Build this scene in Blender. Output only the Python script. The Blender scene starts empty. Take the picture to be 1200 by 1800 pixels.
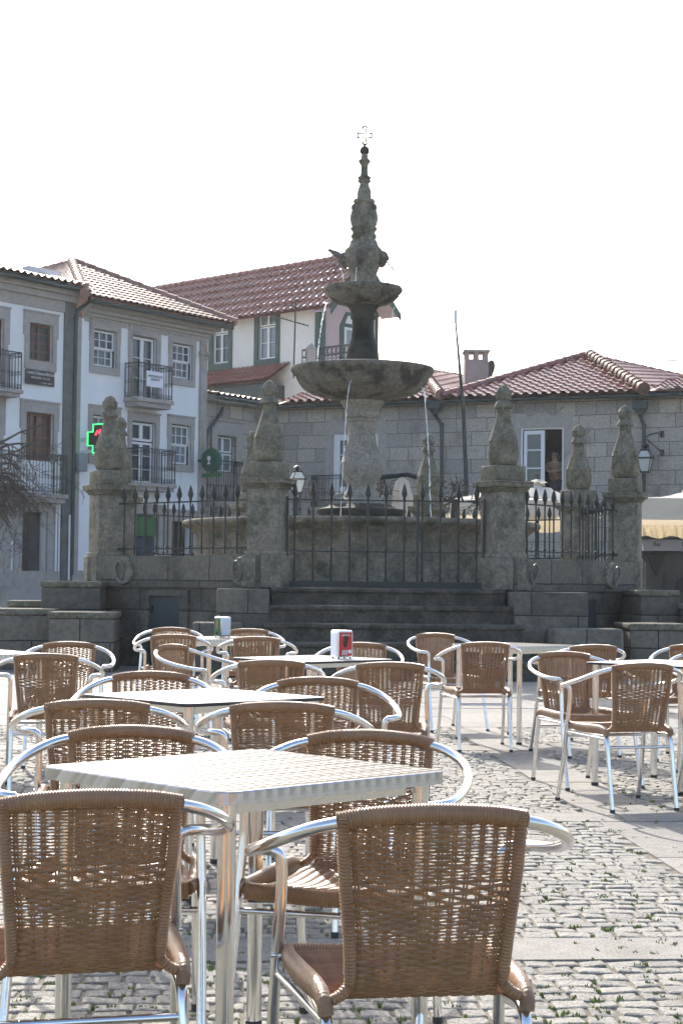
import bpy, bmesh, math, random
from mathutils import Vector, Matrix
random.seed(7)
R=math.radians; PI=math.pi; sin=math.sin; cos=math.cos
sc=bpy.context.scene; col=sc.collection
# ------------------------------------------------------------------ camera, sky, sun
F=3000.0; HC=1.2; PITCH=math.atan(128/F); ROLL=0.010
cam=bpy.data.objects.new('camera',bpy.data.cameras.new('camera')); col.objects.link(cam)
cam.data.sensor_fit='VERTICAL'; cam.data.sensor_height=24; cam.data.lens=F/1800*24
cam.data.clip_end=2000; cam.data.clip_start=.05
cam.location=(0,0,HC)
cam.rotation_euler=(Matrix.Rotation(PI/2+PITCH,4,'X')@Matrix.Rotation(ROLL,4,'Z')).to_euler()
sc.camera=cam
SUN_EL=R(33); SUN_AZ=R(-14)          # azimuth from +Y, negative = to the left
w=bpy.data.worlds.new('World'); sc.world=w; w.use_nodes=True
nt=w.node_tree; bg=nt.nodes['Background']; sky=nt.nodes.new('ShaderNodeTexSky')
sky.sky_type='NISHITA'; sky.sun_disc=False; sky.sun_elevation=SUN_EL; sky.sun_rotation=SUN_AZ
sky.air_density=1.0; sky.dust_density=3.0; sky.ozone_density=1.0
nt.links.new(sky.outputs[0],bg.inputs[0]); bg.inputs[1].default_value=0.15
sl=bpy.data.lights.new('sun','SUN'); sl.energy=3.2; sl.angle=R(.5); sl.color=(1,.95,.87)
so=bpy.data.objects.new('sun',sl); col.objects.link(so)
sd=Vector((sin(SUN_AZ)*cos(SUN_EL),cos(SUN_AZ)*cos(SUN_EL),sin(SUN_EL)))
so.rotation_euler=(-sd).to_track_quat('-Z','Y').to_euler(); so.location=(0,0,60)
sc.view_settings.view_transform='Standard'; sc.view_settings.look='None'
sc.view_settings.exposure=1.05; sc.view_settings.gamma=1

# ------------------------------------------------------------------ placing helpers (photograph measured in 1200x1800)
_c,_s=cos(PITCH),sin(PITCH); _cr,_sr=cos(ROLL),sin(ROLL)
def ray(px,py):
    x=px-600; y=py-900
    x,y=x*_cr+y*_sr,-x*_sr+y*_cr
    U=-y/F
    return Vector((x/F,_c-U*_s,_s+U*_c))
def at(px,py,Y):                       # point at world depth Y
    d=ray(px,py); return Vector((0,0,HC))+d*(Y/d.y)
def atz(px,py,z):                      # point on the level z
    d=ray(px,py); return Vector((0,0,HC))+d*((z-HC)/d.z)

# ------------------------------------------------------------------ materials
def mat(name,c1,c2=None,scale=6,rough=.7,metal=0,bump=0,bscale=None,spec=.5,detail=6,c3=None,s3=1.5,t3=.55,uv=False,island=0,trans=0,lo=.35,hi=.65,speck=0,ss=45):
    m=bpy.data.materials.new(name); m.use_nodes=True; n=m.node_tree.nodes; l=m.node_tree.links
    b=n['Principled BSDF']; b.inputs['Roughness'].default_value=rough; b.inputs['Metallic'].default_value=metal
    b.inputs['Specular IOR Level'].default_value=spec
    b.inputs['Base Color'].default_value=(*c1,1)
    tc=n.new('ShaderNodeTexCoord'); src=tc.outputs['Object']
    out=None
    def noise(s,d=detail):
        t=n.new('ShaderNodeTexNoise'); t.inputs['Scale'].default_value=s; t.inputs['Detail'].default_value=d; t.inputs['Roughness'].default_value=.6
        l.new(src,t.inputs['Vector']); return t
    def mix(f,a,b_,typ='MIX'):
        x=n.new('ShaderNodeMix'); x.data_type='RGBA'; x.blend_type=typ
        if hasattr(f,'links'): l.new(f,x.inputs[0])
        else: x.inputs[0].default_value=f
        for i,v in ((6,a),(7,b_)):
            if hasattr(v,'links'): l.new(v,x.inputs[i])
            else: x.inputs[i].default_value=(*v,1)
        return x.outputs[2]
    def ramp(o,a,b_):
        r=n.new('ShaderNodeMapRange'); r.inputs[1].default_value=a; r.inputs[2].default_value=b_; l.new(o,r.inputs[0]); return r.outputs[0]
    if c2:
        t=noise(scale); out=mix(ramp(t.outputs[0],lo,hi),c1,c2)
    if c3:
        t=noise(s3,8); out=mix(ramp(t.outputs[0],t3,t3+.12),out or c1,c3)
    if speck:
        t=noise(ss,6); out=mix(speck,out or c1,ramp(t.outputs[0],.3,.7),'OVERLAY')
    if island:
        g=n.new('ShaderNodeNewGeometry'); r=n.new('ShaderNodeMapRange'); r.inputs[3].default_value=1-island; r.inputs[4].default_value=1+island
        l.new(g.outputs['Random Per Island'],r.inputs[0])
        v=n.new('ShaderNodeVectorMath'); v.operation='SCALE'
        if out: l.new(out,v.inputs[0])
        else: v.inputs[0].default_value=c1
        l.new(r.outputs[0],v.inputs['Scale']); out=v.outputs[0]
    if out: l.new(out,b.inputs['Base Color'])
    if bump:
        t=noise(bscale or scale*3,8); bm=n.new('ShaderNodeBump'); bm.inputs['Strength'].default_value=bump; bm.inputs['Distance'].default_value=.02
        l.new(t.outputs[0],bm.inputs['Height']); l.new(bm.outputs[0],b.inputs['Normal'])
    m['_out']=0
    return m
def ashlar(name,c1,c2,mortar,bw,bh,rough=.85,msize=.012,off=.5,bump=.5,stain=(.07,.07,.055),st=.6):
    m=mat(name,c1,rough=rough); n=m.node_tree.nodes; l=m.node_tree.links; b=n['Principled BSDF']
    uv=n.new('ShaderNodeUVMap')
    nz=n.new('ShaderNodeTexNoise'); nz.inputs['Scale'].default_value=.9; l.new(uv.outputs[0],nz.inputs['Vector'])
    # slightly irregular courses
    ad=n.new('ShaderNodeVectorMath'); ad.operation='SCALE'; ad.inputs['Scale'].default_value=.05; l.new(nz.outputs['Color'],ad.inputs[0])
    a2=n.new('ShaderNodeVectorMath'); a2.operation='ADD'; l.new(uv.outputs[0],a2.inputs[0]); l.new(ad.outputs[0],a2.inputs[1])
    br=n.new('ShaderNodeTexBrick'); l.new(a2.outputs[0],br.inputs['Vector'])
    br.inputs['Scale'].default_value=1; br.inputs['Brick Width'].default_value=bw; br.inputs['Row Height'].default_value=bh
    br.inputs['Mortar Size'].default_value=msize; br.inputs['Mortar Smooth'].default_value=.3
    br.inputs['Color1'].default_value=(*c1,1); br.inputs['Color2'].default_value=(*c2,1); br.inputs['Mortar'].default_value=(*mortar,1)
    br.offset=off; br.squash=.65; br.squash_frequency=3
    br2=n.new('ShaderNodeTexNoise'); br2.inputs['Scale'].default_value=14; br2.inputs['Detail'].default_value=8; l.new(uv.outputs[0],br2.inputs['Vector'])
    mx=n.new('ShaderNodeMix'); mx.data_type='RGBA'; mx.blend_type='OVERLAY'; mx.inputs[0].default_value=.55
    l.new(br.outputs['Color'],mx.inputs[6]); l.new(br2.outputs[0],mx.inputs[7])
    n3=n.new('ShaderNodeTexNoise'); n3.inputs['Scale'].default_value=1.1; n3.inputs['Detail'].default_value=9; n3.inputs['Roughness'].default_value=.65; l.new(uv.outputs[0],n3.inputs['Vector'])
    mr=n.new('ShaderNodeMapRange'); mr.inputs[1].default_value=st-.08; mr.inputs[2].default_value=st+.12; l.new(n3.outputs[0],mr.inputs[0])
    mx2=n.new('ShaderNodeMix'); mx2.data_type='RGBA'; l.new(mr.outputs[0],mx2.inputs[0]); l.new(mx.outputs[2],mx2.inputs[6]); mx2.inputs[7].default_value=(*stain,1)
    l.new(mx2.outputs[2],b.inputs['Base Color'])
    bm=n.new('ShaderNodeBump'); bm.inputs['Strength'].default_value=bump; bm.inputs['Distance'].default_value=.015; bm.invert=True
    s=n.new('ShaderNodeMath'); s.operation='ADD'; l.new(br.outputs['Fac'],s.inputs[0])
    s2=n.new('ShaderNodeMath'); s2.operation='MULTIPLY'; s2.inputs[1].default_value=.5; l.new(br2.outputs[0],s2.inputs[0]); l.new(s2.outputs[0],s.inputs[1])
    l.new(s.outputs[0],bm.inputs['Height']); l.new(bm.outputs[0],b.inputs['Normal'])
    return m
def emit(name,c,s):
    m=mat(name,c); b=m.node_tree.nodes['Principled BSDF']; b.inputs['Emission Color'].default_value=(*c,1); b.inputs['Emission Strength'].default_value=s; return m
M={}
M['metal']=mat('polished_aluminium',(.86,.87,.88),rough=.16,metal=1,c2=(.80,.81,.82),scale=30)
M['foot']=mat('rubber_foot',(.05,.05,.05),rough=.6)
M['wicker']=mat('brown_wicker',(.38,.222,.118),c2=(.30,.172,.092),scale=25,rough=.38,spec=.5,island=.10)
M['wrap']=mat('brown_wrap',(.38,.212,.108),c2=(.30,.166,.088),scale=18,rough=.34,spec=.5)
M['seat']=mat('seat_roll',(.33,.19,.105),c2=(.26,.15,.085),scale=20,rough=.36,bump=.25,bscale=60)
M['edge_dark']=mat('dark_table_edge',(.03,.03,.032),rough=.4)
M['laminate']=mat('pale_laminate',(.62,.63,.62),c2=(.56,.57,.56),scale=9,rough=.28,spec=.5)
def steel_top():
    m=mat('machined_steel',(.80,.81,.82),rough=.25,metal=1); n=m.node_tree.nodes; l=m.node_tree.links; b=n['Principled BSDF']
    tc=n.new('ShaderNodeTexCoord'); sp=n.new('ShaderNodeSeparateXYZ'); l.new(tc.outputs['Object'],sp.inputs[0])
    def mth(op,a,b_=None):
        q=n.new('ShaderNodeMath'); q.operation=op
        for i,v in enumerate((a,b_)):
            if v is None: continue
            if hasattr(v,'links'): l.new(v,q.inputs[i])
            else: q.inputs[i].default_value=v
        return q.outputs[0]
    zz=mth('ADD',sp.outputs[1],mth('MULTIPLY',sp.outputs[2],1.0))
    y=mth('DIVIDE',zz,.026); row=mth('FLOOR',y); fy=mth('SUBTRACT',mth('FRACT',y),.5)
    x=mth('ADD',mth('DIVIDE',sp.outputs[0],.034),mth('MULTIPLY',row,.5)); fx=mth('SUBTRACT',mth('FRACT',x),.5)
    ang=mth('ARCTAN2',fy,fx); h=mth('MULTIPLY',mth('SINE',mth('ADD',mth('MULTIPLY',ang,1),mth('MULTIPLY',row,1.9))),.5)
    rr=mth('SQRT',mth('ADD',mth('MULTIPLY',fx,fx),mth('MULTIPLY',fy,fy)))
    r=n.new('ShaderNodeMapRange'); r.inputs[1].default_value=-.5; r.inputs[2].default_value=.5; r.inputs[3].default_value=.30; r.inputs[4].default_value=.46
    l.new(h,r.inputs[0]); l.new(r.outputs[0],b.inputs['Roughness'])
    cr=n.new('ShaderNodeMapRange'); cr.inputs[1].default_value=-.5; cr.inputs[2].default_value=.5; cr.inputs[3].default_value=.36; cr.inputs[4].default_value=.48
    l.new(h,cr.inputs[0]); cc=n.new('ShaderNodeCombineXYZ'); ge=n.new('ShaderNodeNewGeometry'); sx=n.new('ShaderNodeSeparateXYZ'); l.new(ge.outputs['True Normal'],sx.inputs[0]); k=n.new('ShaderNodeMapRange'); k.inputs[1].default_value=.5; k.inputs[2].default_value=.95; k.inputs[3].default_value=1.5; k.inputs[4].default_value=.60; l.new(sx.outputs[2],k.inputs[0]); fin=mth('MULTIPLY',cr.outputs[0],k.outputs[0])  # flat top coloured darker and edges lighter, to offset sky glare on the top
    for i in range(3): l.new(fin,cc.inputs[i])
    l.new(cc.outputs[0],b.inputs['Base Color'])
    tt=n.new('ShaderNodeMapRange'); tt.inputs[1].default_value=-.5; tt.inputs[2].default_value=.5; tt.inputs[3].default_value=.27; tt.inputs[4].default_value=.40; l.new(h,tt.inputs[0])
    ct=n.new('ShaderNodeCombineXYZ')
    for i in range(3): l.new(tt.outputs[0],ct.inputs[i])
    l.new(ct.outputs[0],b.inputs['Specular Tint'])
    bm=n.new('ShaderNodeBump'); bm.inputs['Strength'].default_value=.35; bm.inputs['Distance'].default_value=.003
    l.new(rr,bm.inputs['Height']); l.new(bm.outputs[0],b.inputs['Normal'])
    return m
M['steel']=steel_top()
M['sett']=mat('granite_sett',(.38,.36,.32),c2=(.27,.255,.225),scale=26,rough=.78,bump=.7,bscale=75,island=.16,spec=.3,speck=.4,ss=120)
M['slab']=mat('granite_slab',(.32,.30,.27),c2=(.26,.245,.225),scale=14,rough=.8,bump=.45,bscale=90,island=.10,c3=(.24,.23,.20),s3=2.5,t3=.55,spec=.3,speck=.4,ss=110)
M['soil']=mat('sand_and_moss_joint',(.24,.22,.175),c2=(.16,.145,.11),scale=30,rough=.95,bump=.6,c3=(.12,.155,.04),s3=7,t3=.56)
M['moss']=mat('moss_tuft',(.24,.29,.08),c2=(.16,.20,.05),scale=40,rough=.9)
M['fstone']=mat('weathered_fountain_granite',(.30,.27,.215),c2=(.15,.14,.11),scale=5,rough=.9,bump=.9,bscale=26,c3=(.095,.10,.065),s3=2.3,t3=.54,speck=.38,ss=22)
M['fpale']=mat('pale_fountain_granite',(.34,.31,.265),c2=(.25,.235,.205),scale=5,rough=.9,bump=.7,bscale=30,c3=(.22,.19,.12),s3=3,t3=.6,speck=.38,ss=22)
M['fwet']=mat('wet_dark_stone',(.055,.055,.045),c2=(.09,.085,.07),scale=6,spec=.15,rough=.8,bump=.8,bscale=24,c3=(.03,.032,.026),s3=3,t3=.5)
M['bowl']=mat('stained_bowl_stone',(.21,.19,.155),c2=(.13,.125,.10),scale=7,rough=.85,bump=.9,bscale=22,c3=(.05,.05,.042),s3=3.2,t3=.49,speck=.38,ss=22)
M['lichen']=mat('lichen_granite',(.24,.22,.165),c2=(.135,.13,.095),scale=7,rough=.92,bump=1,bscale=30,c3=(.125,.125,.075),s3=5,t3=.55,speck=.38,ss=22)
M['base']=ashlar('platform_ashlar',(.19,.17,.135),(.105,.098,.08),(.035,.033,.029),1.25,.42,msize=.010,stain=(.05,.052,.042),st=.55)
M['step']=mat('dark_step_stone',(.115,.105,.085),c2=(.055,.052,.044),scale=4,rough=.9,bump=.7,bscale=25,c3=(.05,.052,.04),s3=2,t3=.55,speck=.38,ss=22)
M['iron']=mat('wrought_iron',(.028,.036,.036),c2=(.04,.05,.05),scale=20,rough=.42,metal=.4)
M['irong']=mat('green_iron',(.03,.06,.052),c2=(.04,.075,.065),scale=10,rough=.45)
M['door_grey']=mat('grey_metal_door',(.05,.062,.066),c2=(.062,.075,.078),scale=3,rough=.6)
M['plaster']=mat('white_plaster',(.86,.87,.88),c2=(.80,.81,.83),scale=1.2,rough=.9,c3=(.55,.56,.56),s3=.6,t3=.6,bump=.15,bscale=8)
M['plaster2']=mat('stained_white_wall',(.74,.73,.70),c2=(.66,.65,.62),scale=1,rough=.9,c3=(.60,.53,.40),s3=.8,t3=.62)
M['pink']=mat('pale_pink_plaster',(.62,.48,.50),c2=(.56,.44,.46),scale=1.2,rough=.9)
M['gran']=mat('facade_granite',(.42,.39,.365),c2=(.34,.32,.30),scale=6,rough=.9,bump=.3,bscale=30,c3=(.28,.25,.215),s3=1,t3=.58)
M['grandk']=mat('dark_pilaster_granite',(.16,.165,.16),c2=(.11,.115,.115),scale=2.5,rough=.9,bump=.3)
M['wall']=ashlar('stone_house_ashlar',(.46,.42,.36),(.30,.29,.275),(.16,.145,.125),1.0,.44,msize=.014,stain=(.19,.165,.135),st=.62,bump=.35)
M['tile']=mat('clay_roof_tile',(.30,.105,.075),c2=(.24,.08,.06),scale=2.2,rough=.30,spec=.8,c3=(.14,.085,.06),s3=1.6,t3=.56,island=0)
M['tilel']=mat('glossy_roof_tile',(.36,.17,.13),c2=(.27,.12,.09),scale=2.2,rough=.30,spec=1.0,c3=(.20,.12,.09),s3=1.6,t3=.58)
M['tilebrown']=mat('weathered_brown_tile',(.30,.15,.105),c2=(.21,.11,.08),scale=2.2,rough=.5,spec=.4,c3=(.15,.11,.085),s3=1.5,t3=.55)
M['ridge']=mat('mortared_ridge_tile',(.36,.20,.15),c2=(.24,.14,.11),scale=3,rough=.6)
M['green']=mat('dark_green_trim',(.03,.075,.062),c2=(.04,.085,.07),scale=3,rough=.5)
M['gutter']=mat('dark_green_gutter',(.032,.052,.05),rough=.45)
M['white']=mat('white_window_paint',(.78,.79,.80),rough=.5)
M['brown']=mat('brown_window_paint',(.10,.04,.032),c2=(.13,.05,.04),scale=5,rough=.5)
M['darkbrown']=mat('dark_door_paint',(.03,.022,.02),rough=.6)
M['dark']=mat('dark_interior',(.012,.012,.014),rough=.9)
M['curtain']=mat('pale_curtain',(.42,.45,.47),c2=(.36,.39,.42),scale=6,rough=.9)
def glassm(name,c,rough=.06):
    return mat(name,c,rough=rough,spec=.8)
M['glass']=glassm('window_glass',(.05,.075,.10)); M['glassl']=glassm('curtained_glass',(.20,.24,.27)); M['glassr']=glassm('warm_curtained_glass',(.14,.075,.065))
M['cream']=None
def fabric(name,c,t):
    m=mat(name,c,rough=.85,c2=tuple(x*.93 for x in c),scale=5); n=m.node_tree.nodes; l=m.node_tree.links; b=n['Principled BSDF']
    tr=n.new('ShaderNodeBsdfTranslucent'); tr.inputs[0].default_value=(*t,1); mx=n.new('ShaderNodeMixShader'); mx.inputs[0].default_value=.4
    l.new(b.outputs[0],mx.inputs[1]); l.new(tr.outputs[0],mx.inputs[2]); l.new(mx.outputs[0],n['Material Output'].inputs[0]); return m
M['canvas']=fabric('cream_canvas',(.80,.78,.72),(.55,.48,.36)); M['canvas_lit']=fabric('sunlit_cream_canvas',(.58,.53,.40),(.48,.40,.26))  # second one is cream cloth coloured yellow for sun shining through
M['twig']=mat('bare_twig',(.10,.085,.07),c2=(.065,.055,.047),scale=6,rough=.85)
M['blk']=mat('black_sign',(.015,.016,.02),rough=.5); M['wtext']=mat('white_lettering',(.75,.75,.75),rough=.6); M['btext']=mat('dark_lettering',(.03,.03,.05),rough=.6)
M['banner']=mat('white_banner',(.78,.80,.84),rough=.8)
M['sgreen']=mat('green_sign',(.012,.11,.065),rough=.35); M['lgreen']=mat('bright_green_sign',(.04,.16,.055),rough=.5)
M['neon']=emit('green_led',(.05,.9,.22),1.2); M['red']=emit('red_led',(.9,.05,.10),1.0); M['ledback']=mat('led_panel',(.03,.025,.03),rough=.5)
M['frost']=fabric('frosted_lamp_glass',(.85,.88,.85),(.9,.92,.88))
M['steelbox']=mat('brushed_steel_box',(.75,.76,.76),rough=.28,metal=1)
M['paper']=mat('white_paper',(.78,.80,.86),rough=.7); M['pred']=mat('red_card',(.52,.035,.04),rough=.45); M['pgreen']=mat('green_card',(.10,.22,.06),c2=(.03,.13,.08),scale=40,rough=.45)
M['choc']=mat('chocolate_brown',(.045,.022,.014),rough=.4); M['stick']=mat('tan_print',(.45,.25,.14),rough=.6)
M['pinkch']=mat('pink_chimney',(.40,.32,.31),c2=(.33,.27,.26),scale=3,rough=.9)
M['dish']=mat('grey_dish',(.10,.10,.11),rough=.6)
M['water']=mat('falling_water',(.85,.9,.93),rough=.05,spec=1.0); M['water'].node_tree.nodes['Principled BSDF'].inputs['Transmission Weight'].default_value=.5
M['pool']=mat('pool_water',(.05,.06,.05),rough=.04,spec=1)
M['skin']=mat('skin',(.30,.18,.13),rough=.6); M['shirt']=mat('peach_shirt',(.22,.145,.10),c2=(.17,.11,.08),scale=12,rough=.9); M['hair']=mat('grey_hair',(.13,.12,.115),rough=.8); M['trous']=mat('dark_trousers',(.03,.045,.05),rough=.9)
M['bird']=mat('bird_grey',(.13,.13,.14),rough=.8)
M['ringm']=mat('grey_ring_iron',(.25,.26,.25),c2=(.12,.12,.12),scale=20,rough=.45,metal=.6)
M['kiosk']=mat('kiosk_panel',(.07,.075,.075),c2=(.05,.052,.055),scale=2,rough=.7); M['fascia']=mat('grey_fascia',(.26,.27,.31),rough=.6)

# ------------------------------------------------------------------ mesh builder
class MB:
    def __init__(s): s.v=[]; s.f=[]
    def add(s,vs,fs,T=None):
        o=len(s.v)
        if T is not None: vs=[T@Vector(v) for v in vs]
        s.v+= [tuple(v) for v in vs]; s.f+=[tuple(i+o for i in f) for f in fs]; return s
    def box(s,x0,x1,y0,y1,z0,z1,T=None,bev=0):
        if bev:
            b=min(bev,(x1-x0)/2.1,(y1-y0)/2.1,(z1-z0)/2.1); bm=bmesh.new(); bmesh.ops.create_cube(bm,size=1)
            for v in bm.verts: v.co=Vector(((x0+x1)/2+v.co.x*(x1-x0),(y0+y1)/2+v.co.y*(y1-y0),(z0+z1)/2+v.co.z*(z1-z0)))
            bmesh.ops.bevel(bm,geom=bm.edges[:],offset=b,segments=2,affect='EDGES',profile=.5)
            bm.verts.index_update(); s.add([v.co.copy() for v in bm.verts],[[v.index for v in f.verts] for f in bm.faces],T); bm.free(); return s
        return s.add([(x0,y0,z0),(x1,y0,z0),(x1,y1,z0),(x0,y1,z0),(x0,y0,z1),(x1,y0,z1),(x1,y1,z1),(x0,y1,z1)],
            [(0,3,2,1),(4,5,6,7),(0,1,5,4),(1,2,6,5),(2,3,7,6),(3,0,4,7)],T)
    def prism(s,poly,z0,z1,T=None):
        n=len(poly); vs=[(x,y,z0) for x,y in poly]+[(x,y,z1) for x,y in poly]
        return s.add(vs,[tuple(range(n))[::-1],tuple(range(n,2*n))]+[(i,(i+1)%n,(i+1)%n+n,i+n) for i in range(n)],T)
    def extr(s,poly,y0,y1,T=None):     # poly in (x,z), extruded along y
        n=len(poly); vs=[(x,y0,z) for x,z in poly]+[(x,y1,z) for x,z in poly]
        return s.add(vs,[tuple(range(n)),tuple(range(n,2*n))[::-1]]+[((i+1)%n,i,i+n,(i+1)%n+n) for i in range(n)],T)
    def tube(s,path,r,n=8,closed=False,cap=True,T=None,ell=None):
        P=[Vector(p) for p in path]; L=len(P); rs=r if isinstance(r,(list,tuple)) else [r]*L
        vs=[]; prev=None
        for i in range(L):
            if closed: t=P[(i+1)%L]-P[i-1]
            else: t=P[min(i+1,L-1)]-P[max(i-1,0)]
            t=t.normalized() if t.length>1e-9 else Vector((0,0,1))
            if prev is None:
                a=Vector((0,0,1)) if abs(t.z)<.9 else Vector((1,0,0)); u=t.cross(a).normalized()
            else:
                u=(prev-t*prev.dot(t)); u=u.normalized() if u.length>1e-6 else t.orthogonal().normalized()
            prev=u; w_=t.cross(u)
            for k in range(n):
                a=2*PI*k/n; vs.append(P[i]+(u*cos(a)+w_*sin(a)*(ell or 1))*rs[i])
        fs=[]
        for i in range(L if closed else L-1):
            for k in range(n):
                a=i*n+k; b=i*n+(k+1)%n; c=((i+1)%L)*n+(k+1)%n; d=((i+1)%L)*n+k; fs.append((a,b,c,d))
        if cap and not closed: fs+= [tuple(range(n))[::-1],tuple(range((L-1)*n,L*n))]
        return s.add(vs,fs,T)
    def lathe(s,prof,n=24,T=None,mod=None,cap=True):   # prof: (r,z)
        vs=[]
        for r,z in prof:
            for k in range(n):
                a=2*PI*k/n; rr=r*(1+(mod(a,z) if mod else 0)); vs.append((rr*cos(a),rr*sin(a),z))
        fs=[]
        for i in range(len(prof)-1):
            for k in range(n): fs.append((i*n+k,i*n+(k+1)%n,(i+1)*n+(k+1)%n,(i+1)*n+k))
        if cap: fs+=[tuple(range(n))[::-1],tuple(range((len(prof)-1)*n,len(prof)*n))]
        return s.add(vs,fs,T)
    def build(s,name,m,parent=None,smooth=0,off=None):
        me=bpy.data.meshes.new(name)
        vs=s.v
        if off is not None: o=Vector(off); vs=[tuple(Vector(v)-o) for v in vs]
        me.from_pydata(vs,[],s.f); me.update()
        uvl=me.uv_layers.new(name='UVMap').data
        for p in me.polygons:
            nrm=p.normal
            if abs(nrm.z)>.8:
                for li in p.loop_indices: c=me.vertices[me.loops[li].vertex_index].co; uvl[li].uv=(c.x,c.y)
            else:
                t=Vector((-nrm.y,nrm.x,0)).normalized()
                for li in p.loop_indices: c=me.vertices[me.loops[li].vertex_index].co; uvl[li].uv=(c.dot(t),c.z)
        if smooth:
            try: me.shade_smooth(); me.set_sharp_from_angle(angle=R(smooth))
            except Exception: pass
        me.materials.append(M[m] if isinstance(m,str) else m)
        o=bpy.data.objects.new(name,me); col.objects.link(o)
        if parent: o.parent=parent
        return o
def tag(o,label=None,cat=None,group=None,kind=None):
    if label: o['label']=label
    if cat: o['category']=cat
    if group: o['group']=group
    if kind: o['kind']=kind
    return o
def thing(name,label,cat,loc=(0,0,0),rz=0,group=None):
    o=bpy.data.objects.new(name,None); col.objects.link(o); o.location=loc; o.rotation_euler=(0,0,rz); o.empty_display_size=.1
    return tag(o,label,cat,group)
def kids(o): return [c for c in bpy.data.objects if c.parent==o]
_tree={}
def dup(root,loc,rz,label):
    if root.name not in _tree: _tree[root.name]=[(c,kids(c)) for c in kids(root)]
    r=root.copy(); col.objects.link(r); r.location=loc; r.rotation_euler=(0,0,rz); r['label']=label
    for ch,gs in _tree[root.name]:
        c=ch.copy(); col.objects.link(c); c.parent=r
        for g in gs:
            d=g.copy(); col.objects.link(d); d.parent=c
    return r
def cat_(pts,n=6,closed=False):
    P=[Vector(p) for p in pts]; out=[]
    L=len(P)
    for i in range(L-1):
        p0=P[max(i-1,0)]; p1=P[i]; p2=P[i+1]; p3=P[min(i+2,L-1)]
        for k in range(n):
            t=k/n; out.append(.5*((2*p1)+(p2-p0)*t+(2*p0-5*p1+4*p2-p3)*t*t+(3*p1-p0-3*p2+p3)*t**3))
    out.append(P[-1]); return out
def text(body,size,loc,rot,m,parent,name='lettering',ext=.004,sx=1):
    c=bpy.data.curves.new(name,'FONT'); c.body=body; c.size=size; c.extrude=ext; c.align_x='CENTER'; c.align_y='CENTER'; c.resolution_u=2
    t=bpy.data.objects.new(name,c); col.objects.link(t)
    dg=bpy.context.evaluated_depsgraph_get(); me=bpy.data.meshes.new_from_object(t.evaluated_get(dg))
    bpy.data.objects.remove(t); me.materials.clear(); me.materials.append(M[m]); me.name=name
    o=bpy.data.objects.new(name,me); col.objects.link(o); o.parent=parent; o.location=loc; o.rotation_euler=rot; o.scale=(sx,1,1)
    return o

# ------------------------------------------------------------------ ground
g=MB(); g.add([(-600,-100,-.0075),(600,-100,-.0075),(600,900,-.0075),(-600,900,-.0075)],[(0,1,2,3)]); tag(g.build('ground','soil'),kind='structure')
GR=R(4.0)                                     # paving grid is turned a little from the view
GX,GY=1.52,9.0
def g2w(a,b): return (GX+a*cos(GR)-b*sin(GR), GY+a*sin(GR)+b*cos(GR))
bands_b=[(-3.38,-3.04),(-.17,.17),(3.55,3.9)]; bands_a=[(-.20,.20),(-6.2,-5.8)]
setts=MB(); rnd=random.Random(3)
b=-6.2
while b<14.5:
    ph=.078+rnd.random()*.020
    if any(lo-.01<b+ph/2<hi+.01 for lo,hi in bands_b) : b=[hi for lo,hi in bands_b if lo-.01<b+ph/2<hi+.01][0]+.012; continue
    if 5.6<b: break
    a=-9-rnd.random()*.1
    while a<4.5:
        wd=.070+rnd.random()*.058
        x,y=g2w(a+wd/2,b+ph/2); a0=a; a+=wd
        if any(lo-.0<a0+wd/2<hi for lo,hi in bands_a): continue
        if y<4.3 or abs(x)>.215*y+.35 : continue
        gp=.0032+rnd.random()*.0025; z=rnd.uniform(-.002,.0015); tl=rnd.uniform(-.003,.003); tm=rnd.uniform(-.002,.002)
        c=[(a0+gp,b+gp),(a0+wd-gp,b+gp),(a0+wd-gp,b+ph-gp),(a0+gp,b+ph-gp)]
        c=[(p+rnd.uniform(-.004,.004),q+rnd.uniform(-.005,.005)) for p,q in c]
        mx=(a0+wd/2,b+ph/2); vs=[]
        for sc_,dz in ((.80,0),(.95,-.0025),(1.0,-.008),(1.0,-.02)):
            for k,(p,q) in enumerate(c):
                X,Y=g2w(mx[0]+(p-mx[0])*sc_,mx[1]+(q-mx[1])*sc_)
                vs.append((X,Y,z+dz+(tl if k in (1,2) else -tl)+(tm if k>1 else -tm)))
        fs=[(0,1,2,3)]
        for r_ in range(3):
            for k in range(4): k2=(k+1)%4; fs.append((r_*4+k2,r_*4+k,(r_+1)*4+k,(r_+1)*4+k2))
        setts.add(vs,fs)
    b+=ph
tag(setts.build('cobblestones','sett'),kind='structure')
sl_=MB()
def slabs(a0,a1,b0,b1,la,lb):
    a=a0
    while a<a1-.05:
        na=min(a+la*rnd.uniform(.8,1.25),a1); b=b0
        while b<b1-.05:
            nb=min(b+lb*rnd.uniform(.85,1.2),b1)
            x,y=g2w((a+na)/2,(b+nb)/2)
            if y>3.9 and abs(x)<.25*y+1.6:
                vs=[]; zt=rnd.uniform(-.002,.003)
                for z in (-.03,zt):
                    for p,q in ((a+.004,b+.004),(na-.004,b+.004),(na-.004,nb-.004),(a+.004,nb-.004)): X,Y=g2w(p,q); vs.append((X,Y,z))
                sl_.add(vs,[(4,5,6,7),(0,1,5,4),(1,2,6,5),(2,3,7,6),(3,0,4,7)])
            b=nb
        a=na
for lo,hi in bands_b: slabs(-9,5,lo,hi,1.1,1)
for lo,hi in bands_a: slabs(lo,hi,-6.5,5.6,1,.95)
slabs(-16,12,5.62,32,.9,.55)
tag(sl_.build('paving_slabs','slab'),kind='structure')
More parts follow.
